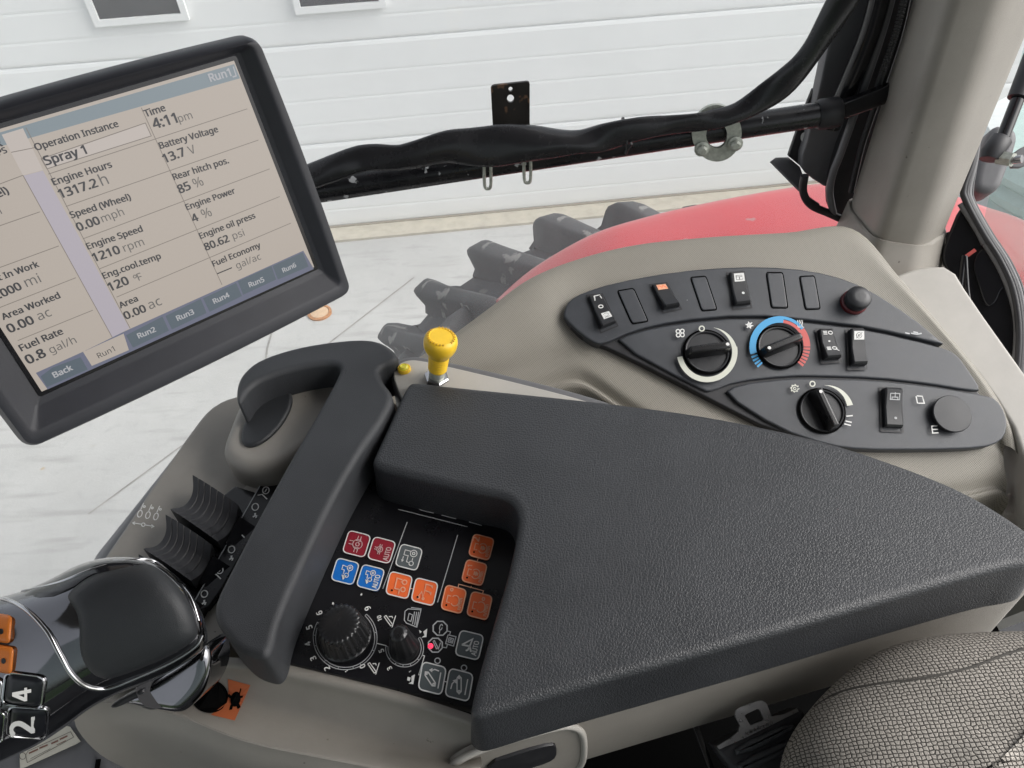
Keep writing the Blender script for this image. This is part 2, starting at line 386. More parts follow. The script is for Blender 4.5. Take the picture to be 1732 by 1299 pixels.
def text_into(mb, s, p0, p1, n, hk, lift, bold=False):
    """text on a plane from p0 to p1 along the baseline; hk = height relative to natural proportion"""
    vs, fs, x0, x1 = textmesh(s, bold); X = p1 - p0; k = X.length / ((x1 - x0) if s != '1' else .46); X = X.normalized(); Y = V(n).cross(X)
    for dx, dy in (((-.024, -.012), (.024, .012), (-.024, .012), (.024, -.012), (0, 0)) if bold else ((0, 0),)):
        mb.add([p0 + X * ((v.x - x0 + dx) * k) + Y * ((v.y + dy) * k * hk) + V(n) * (lift + .00002 * (dx > 0) + .00001 * (dy > 0)) for v in vs], fs)
def grid(name, rows, m, parent=None, ku=4, kv=4, smooth=180, thick=0., label=None):
    """smooth sheet through rows of points (all rows equally long)"""
    rows = [catmull([V(p) for p in r], ku) for r in rows]
    colsn = len(rows[0]); cols = [catmull([r[i] for r in rows], kv) for i in range(colsn)]
    nr = len(cols[0]); vs = []; fs = []
    for i in range(colsn):
        for j in range(nr): vs.append(cols[i][j])
    for i in range(colsn - 1):
        for j in range(nr - 1): fs.append((i * nr + j, (i + 1) * nr + j, (i + 1) * nr + j + 1, i * nr + j + 1))
    o = mk(name, vs, fs, m, parent, smooth, label)
    if thick:
        md = o.modifiers.new('thickness', 'SOLIDIFY'); md.thickness = thick; md.offset = 0
    return o

# ================================================================== SETTING
def struct(o): o['kind'] = 'structure'; return o
g = struct(mk('ground', [(-150, -150, 0), (150, -150, 0), (150, 150, 0), (-150, 150, 0)], [(0, 1, 2, 3)], conc))
GZ = HZ(0)
def joint(pxs, w):
    pts = [GZ.P(x, y, .003) for x, y in pxs]; M = MB(); M.stroke(pts, V((0, 0, 1)), w); o = M.build('expansion_joint', mat('joint_filler', (.30, .29, .27), .9, var=.3, varscale=8), g); return o
joint([(478, 500), (452, 590), (440, 700), (430, 900)], .012)
joint([(150, 870), (300, 760), (480, 640), (700, 470)], .010)

# overhead door of the shed
DA = math.atan2(4.76 - 4.57, 1.72 + 1.2); DU = V((math.cos(DA), math.sin(DA), 0)); DN = V((math.sin(DA), -math.cos(DA), 0))
D0 = V((-1.2, 4.57, 0)); DP = Plane(D0, DN)
door = thing('garage_door', 'white ribbed sectional overhead door of the shed behind the tractor', 'garage door', tuple(D0))
PHT = .625
prof = [(0, -.006), (.012, -.001), (.03, 0)]
for k in range(3):
    y0 = .13 + k * .155
    prof += [(y0 - .012, .0), (y0, -.0016), (y0 + .012, 0)]
prof += [(PHT - .03, 0), (PHT - .012, -.004), (PHT - .003, -.012)]
for i in range(5):
    z0 = .02 + i * PHT; R = []
    for sx in (-5.2, 5.6):
        loop = [D0 + DU * sx + V((0, 0, z0 + y)) + DN * d for y, d in prof] + [D0 + DU * sx + V((0, 0, z0 + PHT - .002)) - DN * .04, D0 + DU * sx + V((0, 0, z0)) - DN * .04]
        R.append(loop)
    M = MB(); M.rings(R); M.build('door_section', doorwhite, door)
M = MB(); M.box(D0 + DU * .2 + V((0, 0, .012)) - DN * .005, DU * 5.4, DN * .022, V((0, 0, .012))); M.build('bottom_seal', seal, door)
def dpt(px, py): return DP.P(px, py)
for (xl, xr, yb_px) in ((168, 310, (235, 26)), (508, 642, (575, 5))):
    zb = dpt(*yb_px).z; a = (dpt(xl, yb_px[1]) - D0).dot(DU); b = (dpt(xr, yb_px[1]) - D0).dot(DU); h = .33
    c = [D0 + DU * a + V((0, 0, zb)), D0 + DU * b + V((0, 0, zb)), D0 + DU * b + V((0, 0, zb + h)), D0 + DU * a + V((0, 0, zb + h))]
    w = slab3('window', offset2([V(p) for p in c], DN, .0), DN, .02, .001, glassdark, door, segs=1); w.location = DN * .016
    M = MB()
    e = .035
    for (p, q) in ((0, 1), (1, 2), (2, 3), (3, 0)):
        d = (c[q] - c[p]).normalized(); mid = (c[p] + c[q]) / 2; per = DN.cross(d)
        M.box(mid + DN * .018 - per * e * .5, d * ((c[q] - c[p]).length / 2 + (e if p % 2 == 0 else 0)), per * e / 2, DN * .014)
    f = M.build('window_frame', doorwhite, door, 30); f.parent = w; f.location = -w.location + V((0, 0, 0)); f.matrix_parent_inverse = Matrix.Identity(4)
# low concrete kerb under the door
M = MB(); M.box(D0 + DU * .2 + DN * .09 + V((0, 0, .008)), DU * 5.4, DN * .09, V((0, 0, .010)))
struct(M.build('door_sill', sillm))

# round iron cover in the concrete
cv = GZ.P(541, 530)
t = thing('ground_cover', 'small round rust-rimmed cap set in the pale concrete', 'cap', tuple(cv))
M = MB(); M.lathe(cv, (0, 0, 1), [(.075, 0), (.075, .010), (.060, .013), (.056, .009)], 28); M.build('rim', rustdisc, t, 40)
M = MB(); M.lathe(cv, (0, 0, 1), [(.056, .004), (.055, .011), (.03, .013), (.001, .013)], 28); M.build('lid', palecap, t, 40)

# ------------------------------------------------------------------ rear wheel
WX, WY, WZ, WR = .347, 1.83, .90, .90
YI = 1.20; YO = 1.83; WC = V((WX, (YI + YO) / 2, WZ)); HWD = (YO - YI) / 2
wheel = thing('tractor_wheel', 'large black tractor tyre with chunky angled lugs beside the red fender', 'tyre', (WX, WC.y, 0))
def tp(r, y): return (r, y)
M = MB(); RB = WR - .072
M.lathe(WC, (0, 1, 0), [(.45, -HWD * .8), (.60, -HWD * 1.02), (RB - .10, -HWD * 1.0), (RB - .03, -HWD * .9), (RB, -HWD * .5), (RB + .006, 0), (RB, HWD * .5), (RB - .03, HWD * .9), (RB - .10, HWD * 1.0), (.60, HWD * 1.02), (.45, HWD * .8)], 96)
M.build('tyre_body', tyrem, wheel, 60)
M = MB(); M.lathe(WC, (0, 1, 0), [(.0, -.1), (.2, -.1), (.3, -.18), (.46, -.24), (.47, .24), (.3, .18), (.2, .1), (0, .1)], 48); M.build('rim', redpaint, wheel, 40)
def lugmesh(side):
    R = []; N = 15
    for i in range(N):
        s = i / (N - 1); y = side * (HWD * (1.0 - 1.12 * s)); ang = .02 + .34 * s ** 1.25     # sweep of the bar round the tyre
        base = RB - .045 if s < .12 else (RB - .012 if s < .3 else RB - .004); top = WR - (.034 if i == 0 else .012 if i == 1 else .003 if i == 2 else 0) - (.016 if i == N - 1 else .004 if i == N - 2 else 0)
        wb = .066 - .012 * s; wt = .034 - .006 * s; ring = []
        for (r, dw) in ((base, -wb * 1.25), (base + .018, -wb * .86), (top - .018, -wt - .008), (top - .004, -wt), (top, -wt + .012), (top, wt - .012), (top - .004, wt), (top - .018, wt + .008), (base + .018, wb * .86), (base, wb * 1.25)):
            a = ang + dw / WR; ring.append(V((math.sin(a) * r, y, math.cos(a) * r)))
        R.append(ring)
    M = MB(); M.rings(R); me = mk('lug', M.v, M.f, tyrelug, None, 75)
    d = me.data; bpy.data.objects.remove(me); return d
NL = 25
for side, ph in ((1, -.035), (-1, -.035 + math.pi / NL)):
    d = lugmesh(side)
    for i in range(NL):
        o = bpy.data.objects.new('lug', d); COL.objects.link(o); o.parent = wheel; o.location = WC - V((WX, WC.y, 0)); o.rotation_euler = (0, ph + i * 2 * math.pi / NL, 0)

# ------------------------------------------------------------------ red fender
fen = thing('rear_fender', 'glossy red rear fender curving over the big tyre', 'fender', (.5, 1.25, 0))
edge = [(840, 510), (900, 458), (1000, 400), (1100, 368), (1200, 345), (1300, 326), (1400, 312), (1500, 314), (1590, 326), (1660, 349), (1732, 375), (1850, 440)]
R0 = [VY(1.46).P(x, y) for x, y in edge]
rowA = [p + V((0, .03, -.06)) for p in R0]; rowB = [p + V((0, .012, -.012)) for p in R0]
row1 = [p + V((0, -.05, .010)) for p in R0]; row2 = [p + V((0, -.22, .018)) for p in R0]; row3 = [p + V((0, -.40, .012)) for p in R0]; row4 = [p + V((0, -.47, -.05)) for p in R0]
grid('fender_shell', [rowA, rowB, R0, row1, row2, row3, row4], redpaint, fen, 5, 3, thick=.004)

# ribbed tank standing outside behind the rear window
tb = V((2.15, 2.35, 0))
tank = thing('water_tank', 'white ribbed round tank standing behind the red fender', 'tank', tuple(tb))
pr = [(.0, 0), (.42, 0)]
for k in range(22): pr += [(.42, .03 + k * .07), (.445, .05 + k * .07), (.445, .07 + k * .07)]
pr += [(.40, 1.60), (.12, 1.66), (0, 1.66)]
M = MB(); M.lathe(tb, (0, 0, 1), pr, 40); M.build('tank_shell', tankm, tank, 30)
M = MB(); M.lathe(tb, (0, 0, 1), [(.11, 1.64), (.11, 1.69), (.09, 1.70), (0, 1.70)], 24); M.build('lid', greytrim, tank, 30)

# ================================================================== CAB SHELL
M = MB(); M.box((-.55, -.25, HC - 1.33), (.5, 0, 0), (0, .68, 0), (0, 0, .03)); M.box((.45, -.01, HC - 1.33), (.499, 0, 0), (0, .95, 0), (0, 0, .031))
cabfloor = struct(M.build('cab_floor', floorm))
ld = thing('unseen_cab_door', 'unseen cab door on the far side of the seat, added to cut the light', 'door', (0, -.95, HC - 1.3))  # out-of-view door panel, put in to darken the far side of the cab
slab3('door_panel', [V((x, -.93, z)) for x, z in chaikin([(-1.0, HC - 1.3), (.85, HC - 1.3), (.85, HC - .62), (-1.0, HC - .62)], 2)], (0, 1, 0), .05, .01, greytrim, ld)
M = MB(); M.add([(-1.0, -.955, HC - .63), (.62, -.955, HC - .63), (.62, -.955, HC + .31), (-1.0, -.955, HC + .31)], [(0, 1, 2, 3)]); M.build('door_glass', glassmat('light_dimming_glass', (.45, .50, .48), .02), ld)  # unseen pane, tinted to dim light coming in from that side
slab3('door_post', [V((x, -.93, z)) for x, z in [(.62, HC - .6), (.80, HC - .6), (.80, HC + .3), (.62, HC + .3)]], (0, 1, 0), .08, .01, greytrim, ld)
roof = thing('unseen_cab_roof', 'unseen cab roof and lining above the driver, added to shade the cab', 'roof', (0, .1, HC + .32))  # roof out of view, sized and placed to shape the light in the cab
rl = [V((x, y, HC + .32)) for x, y in chaikin([(-1.0, -1.0), (.72, -1.0), (.72, 1.02), (-1.0, 1.02)], 2)]
slab3('roof_lining', rl, (0, 0, -1), .02, .004, headliner, roof)
slab3('roof_shell', [p + V((0, 0, .13)) for p in rl], (0, 0, 1), .105, .05, redpaint, roof)

# side window
sw = thing('side_window', 'clear side window of the cab behind the cable rail, reflection haze put into its glass', 'window', (0, .96, HC - 1.3))
M = MB(); M.add([(-1.6, .965, HC - 1.9), (.60, .965, HC - 1.9), (.60, .965, HC + .31), (-1.6, .965, HC + .31)], [(0, 1, 2, 3)]); M.build('pane', hazeglass, sw)

# pillar
pil = thing('cab_pillar', 'beige plastic-clad cab pillar rising from the side console', 'pillar', tuple(VY(.80).P(1520, 430)))
def prow(L, FL, FR, Rr, yb=.86):
    a = VY(.865).P(*L); b = VY(.770).P(*FL); c = VY(.765).P(*FR); d = VY(.840).P(*Rr)
    e = V((d.x + .01, .90, d.z)); f = V((a.x + .01, .90, a.z))
    zz = (b.z + c.z) / 2; return [a, b, c, d, e, f]
B = prow((1443, 358), (1482, 404), (1562, 416), (1600, 393)); T = prow((1555, 0), (1602, 0), (1700, 0), (1766, 0))
def ext(b, t, k): return [p + (q - p) * k for p, q in zip(b, t)]
def rloop(loop, it=3): 
    o = []   # round each corner by a third of its sides
    n_ = len(loop)
    for i in range(n_):
        a, b, c = loop[i - 1], loop[i], loop[(i + 1) % n_]; p = b + (a - b) * .27; q = b + (c - b) * .27
        for j in range(7):
            t = j / 6; o.append(p * (1 - t) ** 2 + b * 2 * t * (1 - t) + q * t * t)
    return o
M = MB(); M.rings([rloop(ext(B, T, -.12)), rloop(B), rloop(ext(B, T, .5)), rloop(T), rloop(ext(B, T, 1.35))]); M.build('pillar_cover', beige, pil, 180)
Bc = [p + (p - sum(B, V()) / 6).normalized() * .004 for p in B]
boot0 = [p + V((0, 0, .0)) for p in Bc]
bc = sum(B, V()) / 6
def bring(k, out, dn, dy): return rloop([p + V(((p - bc).x * out, (p - bc).y * out + dy, dn)) for p in Bc])
M = MB(); M.rings([bring(0, 0, 0, 0), bring(1, .02, -.004, 0), bring(2, .08, -.025, -.004), bring(3, .18, -.05, -.010), bring(4, .30, -.072, -.018), bring(5, .42, -.09, -.022)]); M.build('pillar_boot', beige, pil, 60)

# window frame members beside the pillar
fr = thing('window_frame', 'dark grey steel window frame with hinge plate beside the beige pillar', 'window frame', tuple(VY(.95).P(1380, 330)))
Z5 = zt(1300, 150, .2494)
def vbar(name, pts, y, th, m, bev=.002, it=0): return slab(name, pts, VY(y), th, bev, m, fr, it=it, segs=2)
vbar('outer_bar', [(1430, -60), (1498, -60), (1480, 20), Z5(560, 300), Z5(420, 640), Z5(415, 690), Z5(260, 590), Z5(210, 520), Z5(280, 290)], .935, .02, framegrey, .003, 1)
vbar('rubber_curtain', [(1500, -60), (1560, -60), (1551, 0), Z5(845, 20), Z5(740, 330), Z5(560, 830), Z5(505, 915), Z5(420, 850), Z5(415, 690), Z5(470, 460), Z5(560, 240), Z5(690, -160)], .915, .02, rubber, .004, 1)
vbar('hinge_plate', [Z5(300, 10), Z5(360, 0), Z5(210, 520), Z5(135, 460), Z5(230, 180)], .952, .006, rubber, .001)
M = MB(); M.poly([VY(.951).P(*p, .0025) for p in ellipse(*Z5(235, 322), 5.5, 8, 10, 16)], VY(.95).n); M.build('bolt_hole', doorwhite, fr)
slab('hinge_foot', [Z5(18, 490), Z5(50, 465), Z5(135, 462), Z5(215, 530), Z5(240, 600), Z5(215, 690)], Plane(VY(.95).P(*Z5(140, 520)), (.25, -.6, .75)), .004, .001, framegrey, fr, it=0, segs=2)
for k, (pp, rr, mm) in enumerate((([(1520, -60), (1490, 60), (1425, 250), Z5(440, 560), Z5(415, 700), Z5(440, 850)], .005, framegrey), ([(1500, -60), (1470, 60), (1405, 215)], .012, glossblk), ([(1545, -60), (1520, 60), (1468, 215), Z5(640, 360), Z5(600, 520), Z5(560, 700)], .004, rubber),
        ([Z5(245, 590), Z5(235, 700), Z5(290, 790), Z5(420, 850), Z5(530, 900)], .0055, rubber), ([Z5(240, 700), Z5(255, 740), Z5(330, 795)], .004, rubber))):
    M = MB(); M.tube(catmull([VY(.90).P(*p) for p in pp], 8), rr, 10); M.build('seal_strip', mm, fr, 60)
M = MB()   # zip teeth along the curtain edge
zz = catmull([VY(.893).P(*p) for p in [(1532, -20), (1512, 60), (1488, 130), (1478, 165)]], 30)
for i in range(0, len(zz) - 1):
    M.box(zz[i] + V(((i % 2) * .003, 0, 0)), V((.0022, 0, 0)), V((0, .0015, 0)), V((0, 0, .0012)))
o = M.build('zip_teeth', greytrim, fr)

# rear corner: gloss black inner panel, seals, hanging cables
RC = Plane(VY(.76).P(1660, 480), (-.45, -.55, .65)); Z3 = zt(1532, 300, .3079)
rcn = thing('rear_corner_panel', 'gloss black inner corner panel with rubber seals by the rear window', 'trim panel', tuple(RC.P(1660, 600)))
slab('corner_panel', [Z3(300, 150), Z3(210, 370), Z3(198, 450), Z3(230, 520), Z3(290, 615), Z3(420, 840), Z3(540, 1060), Z3(565, 1105), Z3(600, 1030), Z3(615, 840), Z3(580, 640), Z3(520, 500), Z3(440, 350), Z3(380, 240), Z3(335, 170)], RC, .02, .003, glossblk, rcn, it=1)
slab('corner_plate', [Z3(430, 370), Z3(520, 500), Z3(570, 590), Z3(520, 615), Z3(495, 690), Z3(440, 720), Z3(400, 600), Z3(360, 470)], RC, .004, .0015, glossblk, rcn, it=2, h=.004)
for pp in ([Z3(300, 150), Z3(390, 290), Z3(430, 370)], [Z3(435, 370), Z3(530, 530), Z3(600, 740), Z3(605, 950), Z3(570, 1080)]):
    M = MB(); M.tube(catmull([RC.P(*p, .004) for p in pp], 8), .004, 10); M.build('edge_moulding', greytrim, rcn, 60)
for k, dx in enumerate((0, 14, 28, 44)):
    pp = [Z3(405 + dx * .3, -420), Z3(372 + dx * .4, -120), Z3(318 + dx, 60), Z3(330 + dx, 140), Z3(420 + dx * 1.1, 310), Z3(520 + dx * 1.2, 470), Z3(590 + dx * 1.2, 640), Z3(618 + dx, 860), Z3(600 + dx, 1120)]
    M = MB(); M.tube(catmull([RC.P(*p, .006 - .002 * k) for p in pp], 8), .0042 if k < 3 else .003, 10); M.build('rubber_seal', rubber if k != 2 else greytrim, rcn, 60)
M = MB(); M.box(RC.P(*Z3(350, 425), .006), (RC.P(*Z3(380, 405)) - RC.P(*Z3(320, 448))) * .5, RC.n * .002, RC.n.cross((RC.P(*Z3(380, 405)) - RC.P(*Z3(320, 448))).normalized()) * .0022); M.build('red_clip', redpr, rcn)
for i, pp in enumerate(([Z3(318, 440), Z3(300, 600), Z3(296, 780), Z3(330, 930), Z3(372, 1030)], [Z3(322, 445), Z3(335, 640), Z3(365, 800), Z3(410, 980), Z3(468, 1160), Z3(475, 1200)])):
    M = MB(); M.tube(catmull([RC.P(*p, .012) for p in pp], 8), .0036, 10)
    tag(M.build('cable', glossblk, None, 60), ('thin black cable hanging left of its twin beside the gloss black panel', 'longer thin black cable right of its twin beside the gloss black panel')[i], 'cable', 'cables at the rear corner')

slab('corner_backing', [(1556, 400), (1610, 380), (1650, 360), (1770, 520), (1770, 760), (1690, 700), (1600, 600), (1560, 500)], RC, .01, .002, glossblk, rcn, it=0, h=-.035, segs=2)
# outside: gas strut, mirror and arm beyond the rear window
Z2 = zt(1532, 150, .11547)
st = thing('gas_strut', 'black gas strut with end socket and steel bolt right of the pillar', 'strut', tuple(atd(1690, 270, 1.05)))
SP = Plane(atd(1690, 230, 1.02), -FWD + V((-.15, 0, 0)))
M = MB(); M.tube([SP.P(*Z2(1420, 720)), SP.P(*Z2(1660, 100))], .0085, 16); M.build('rod', glossblk, st, 60)
M = MB(); M.tube([SP.P(*Z2(1640, 140)), SP.P(*Z2(1900, -550))], .013, 16); M.build('cylinder', rubber, st, 60)
M = MB(); M.tube([SP.P(*Z2(1220, 1040)), SP.P(*Z2(1245, 960)), SP.P(*Z2(1400, 740)), SP.P(*Z2(1415, 715))], [.012, .0145, .0145, .011], 16); M.build('socket', rubber, st, 60)
M = MB(); M.tube([SP.P(*Z2(1360, 1010)), SP.P(*Z2(1500, 1080), .012)], .010, 6); M.build('nut', steel, st, 30)
M = MB(); M.tube([SP.P(*Z2(1500, 1080), .012), SP.P(*Z2(1590, 1090), .02)], .0055, 12); M.build('bolt', chromelite, st, 40)
slab('arm', [Z2(1560, 960), Z2(1732, 840), Z2(1900, 760), Z2(1900, 1060), Z2(1732, 1130), Z2(1600, 1130)], SP, .006, .0015, greytrim, st, it=0, h=-.008)
MP = Plane(atd(1680, 280, 1.18), -FWD + V((-.2, 0, .1)))
mr_ = thing('lamp_housing', 'rounded grey plastic housing behind the gas strut', 'housing', tuple(MP.P(1685, 320)))
slab('housing', [Z5(1520, 240), Z5(1640, 245), Z5(1700, 290), Z5(1690, 380), Z5(1620, 560), Z5(1580, 670), Z5(1500, 710), Z5(1400, 690), Z5(1390, 600), Z5(1440, 440)], MP, .05, .012, greytrim, mr_, it=2)
# rear window glass edge, seen as a green strip
rw = thing('rear_window', 'green tinted rear window at the right edge', 'window', tuple(atd(1732, 260, 1.3)))
p = [atd(1668, 380, 1.25), atd(1723, 130, 1.25), atd(1790, -60, 1.25), atd(1990, -60, 1.6), atd(1990, 500, 1.6), atd(1740, 520, 1.27)]
nn = (p[1] - p[0]).cross(p[3] - p[0]).normalized()
if nn.dot(CAM - p[0]) < 0: nn = -nn
pw = [q - nn * nn.dot(q - p[0]) for q in p]
slab3('pane', pw, nn, .005, .001, tealglass, rw, segs=1)
gp = V((3.3, 3.6, 0))
gs = thing('green_board', 'green painted board outside beyond the rear window', 'board', tuple(gp))
M = MB(); M.box(gp + V((0, 0, 1.12)), (.45, .1, 0), (0, .02, 0), (0, 0, .35)); M.build('board', greenm, gs)
for sx in (-.38, .38): 
    M = MB(); M.box(gp + V((sx, .05 + sx * .22, .55)), (.03, 0, 0), (0, .02, 0), (0, 0, .55)); M.build('post', greenm, gs)

# ================================================================== MONITOR
MC = V((-.2482, .4476, 2.629)); MX = V((.775, .631, -.025)).normalized(); MY = V((-.176, .254, .951)); MY = (MY - MX * MY.dot(MX)).normalized(); MN = MX.cross(MY)
SW, SH = .2115, .1585
MPL = Plane(MC, MN)
mon = thing('display_terminal', 'dark framed touch display showing engine readings on a tan screen', 'monitor', tuple(MC - MY * .12))
def rrect(x0, x1, y0, y1, r, h, k=5, bow=0.):
    pts = []
    for cx, cy, a0 in ((x1 - r, y1 - r, 0), (x0 + r, y1 - r, 90), (x0 + r, y0 + r, 180), (x1 - r, y0 + r, 270)):
        for j in range(k + 1):
            a = math.radians(a0 + 90 * j / k); pts.append((cx + r * math.cos(a), cy + r * math.sin(a)))
    out = []
    n = len(pts)
    for i in range(n):   # subdivide the long sides so that they can bow outward
        a = pts[i]; b = pts[(i + 1) % n]; q = 8 if math.hypot(a[0] - b[0], a[1] - b[1]) > .03 else 1
        for j in range(q): out.append((a[0] + (b[0] - a[0]) * j / q, a[1] + (b[1] - a[1]) * j / q))
    cx, cy, hx, hy = (x0 + x1) / 2, (y0 + y1) / 2, (x1 - x0) / 2, (y1 - y0) / 2
    res = []
    for x, y in out:
        u, v = (x - cx) / hx, (y - cy) / hy
        res.append(MC + MX * (x + bow * u * (1 - v * v)) + MY * (y + bow * v * (1 - u * u)) + MN * h)
    return res
def mring(ml, mr, mb, mt, r, h, bow=0.): return rrect(-SW / 2 - ml, SW / 2 + mr, -SH / 2 - mb, SH / 2 + mt, r, h, bow=bow)
M = MB()
M.rings([mring(.010, .006, .012, .004, .012, -.048, .002), mring(.021, .017, .028, .010, .009, -.040, .002), mring(.0265, .0215, .0325, .0140, .010, -.018, .0025), mring(.027, .022, .033, .0138, .010, -.010, .0025), mring(.0262, .0212, .0318, .0120, .009, -.002, .0025), mring(.0235, .0192, .0290, .0088, .007, .0046, .0022),
         mring(.0185, .0145, .0215, .0078, .005, .0052, .002), mring(.0165, .0125, .0195, .0068, .004, .0042, .001), mring(.0080, .0070, .0085, .0045, .002, -.0030, 0), mring(.0065, .0060, .0070, .0038, .0015, -.0035, 0), mring(.0010, .0012, .0012, .0010, .001, -.0050, 0)], True, False)
bezel = mat('monitor_bezel', (.030, .031, .039), .42, spec=.5, bump=('noise', 2500, .2), var=.12, varscale=30, dirt=((.2, .2, .2), 300, .785))
M.build('housing', bezel, mon, 50)
scr = slab3('screen', mring(.003, .003, .003, .003, .002, -.0040), MN, .003, .0002, glossblk, mon, segs=1)
def mpoly(name, px, m, h, par=scr): M = MB(); M.poly([MPL.P(x, y, h) for x, y in px], MN); return M.build(name, m, par)
H0 = -.0036
M = MB(); M.poly(mring(0, 0, 0, 0, .0004, -.0038), MN); M.build('display_area', lcd_bg, scr)
mpoly('header_bar', [(-170, 274), (399, 108), (409, 132), (-160, 294)], lcd_head, H0)
mpoly('left_cells', [(4, 228), (40, 217), (74, 288), (40, 297)], lcd_lite, H0 + .0002)
mpoly('scroll_column', [(40, 298), (74, 289), (221, 557), (192, 573)], lcd_lav, H0)
mpoly('tab_strip', [(62, 633), (142, 597), (211, 563), (516, 425), (534, 456), (82, 661)], lcd_strip, H0 + .0001)
mpoly('active_tab', [(142, 597), (211, 566), (220, 594), (157, 621)], lcd_bg, H0 + .0002)
for q in ([(70, 639), (90, 624), (138, 606), (150, 627), (81, 657)], [(215, 569), (277, 537), (288, 561), (227, 590)], [(282, 536), (342, 507), (352, 531), (293, 559)], [(346, 506), (402, 480), (412, 502), (357, 529)], [(405, 477), (462, 451), (470, 474), (414, 500)], [(464, 451), (515, 428), (525, 452), (473, 474)]):
    mpoly('tab', q, lcd_bar, H0 + .0002)
mpoly('entry_field', [(71, 269), (248, 208), (258, 230), (81, 286)], lcd_lite, H0)
M = MB()
for a, b in (((83, 295), (421, 184)), ((113, 350), (440, 237)), ((142, 405), (459, 286)), ((170, 456), (476, 333)), ((199, 504), (495, 378)), ((241, 182), (378, 483)), ((45, 216), (222, 557)), ((0, 383), (69, 359)), ((0, 454), (101, 417)), ((0, 522), (130, 471)), ((31, 578), (159, 526)), ((40, 297), (192, 573)), ((0, 312), (40, 297)), ((20, 258), (60, 250))):
    M.stroke([MPL.P(*a, H0 + .0004), MPL.P(*b, H0 + .0004)], MN, .00045)
M.stroke([MPL.P(*p, H0 + .0004) for p in [(71, 269), (248, 208), (258, 230), (81, 286)]], MN, .0005, closed=True)
M.build('grid_lines', lcd_line, scr)
M = MB(); M.stroke([MPL.P(*p, H0 + .0005) for p in ellipse(230, 469, 2.6, 2.6, 0, 12)], MN, .0005, closed=True); M.build('degree_sign', lcd_mid, scr)
TXT = [('Operation Instance', (63, 255), (203, 214), 1), ('Spray 1', (80, 280), (149, 260), 1), ('Engine Hours', (93, 314), (192, 283), 1), ('1317.2', (105, 336), (168, 316), 1), ('h', (175, 315), (187, 311), 0),
 ('Speed (Wheel)', (123, 370), (224, 338), 1), ('0.00', (135, 392), (172, 379), 1), ('mph', (176, 377), (213, 364), 0), ('Engine Speed', (151, 423), (244, 392), 1), ('1210', (162, 444), (206, 429), 1), ('rpm', (213, 427), (247, 415), 0),
 ('Eng.cool.temp', (178, 473), (275, 438), 1), ('120', (189, 494), (221, 481), 1), ('F', (237, 476), (244, 473.5), 0), ('Area', (206, 523), (236, 510), 1), ('0.00', (215, 542), (250, 528), 1), ('ac', (256, 525), (277, 516), 0),
 ('Time', (249, 198), (283, 187), 1), ('4:11', (264, 218), (303, 207), 1), ('pm', (306, 207), (329, 200), 0), ('Battery Voltage', (274, 252), (372, 223), 1), ('13.7', (282, 276), (317, 263), 1), ('V', (324, 262), (335, 258), 0),
 ('Rear hitch pos.', (297, 305), (390, 276), 1), ('85', (307, 328), (326, 320), 1), ('%', (333, 319), (348, 313), 0), ('Engine Power', (319, 356), (401, 327), 1), ('4', (330, 377), (339, 373), 1), ('%', (347, 371), (362, 365), 0),
 ('Engine oil press', (342, 405), (435, 369), 1), ('80.62', (351, 425), (391, 409), 1), ('psi', (398, 406), (417, 399), 0), ('Fuel Economy', (364, 452), (444, 419), 1), ('-----', (372, 468), (396, 458), 1), ('gal/ac', (404, 456), (445, 439), 0),
 ('t In Work', (0, 476), (68, 452), 1), ('.000', (2, 506), (39, 490), 1), ('mi', (47, 487), (72, 478), 0), ('Area Worked', (7, 543), (104, 505), 1), ('0.00', (18, 565), (60, 548), 1), ('ac', (68, 544), (90, 535), 0),
 ('Fuel Rate', (38, 596), (109, 566), 1), ('0.8', (50, 618), (80, 604), 1), ('gal/h', (88, 600), (132, 581), 0), ('el)', (-1, 335), (17, 327), 1), ('PS', (0, 263), (14, 258), 1), ('R', (-3, 250), (6, 247), 1), ('h', (-4, 365), (5, 362), 0), ('Run1', (169, 608), (197, 595), 2)]
for s, a, b, k in TXT:
    M = MB(); text_into(M, s, MPL.P(*a), MPL.P(*b), MN, .97, H0 + .0005, bold=(k == 1)); M.build('screen_text', lcd_dark if k else lcd_mid, scr)
for s, a, b in (('Run2', (237, 574), (266, 562)), ('Run3', (303, 544), (331, 532)), ('Run4', (365, 515), (391, 503)), ('Run5', (425, 487), (450, 477)), ('Run6', (482, 462), (504, 452)), ('Back', (94, 641), (125, 627)), ('Run1', (359, 138), (394, 128))):
    M = MB(); text_into(M, s, MPL.P(*a), MPL.P(*b), MN, .97, H0 + .0006, bold=True); M.build('screen_text', lcd_white, scr)
M = MB(); M.stroke([MPL.P(*p, H0 + .0005) for p in ((397, 112), (402, 128), (396, 130))], MN, .0009); M.build('header_bracket', lcd_white, scr)
# ball mount behind the display
M = MB(); M.tube([MC - MN * .045, MC - MN * .075], [.03, .02], 20); M.tube([MC - MN * .07, MC - MN * .11 + V((.02, .05, -.02))], .014, 16); M.build('mount', rubber, mon, 50)

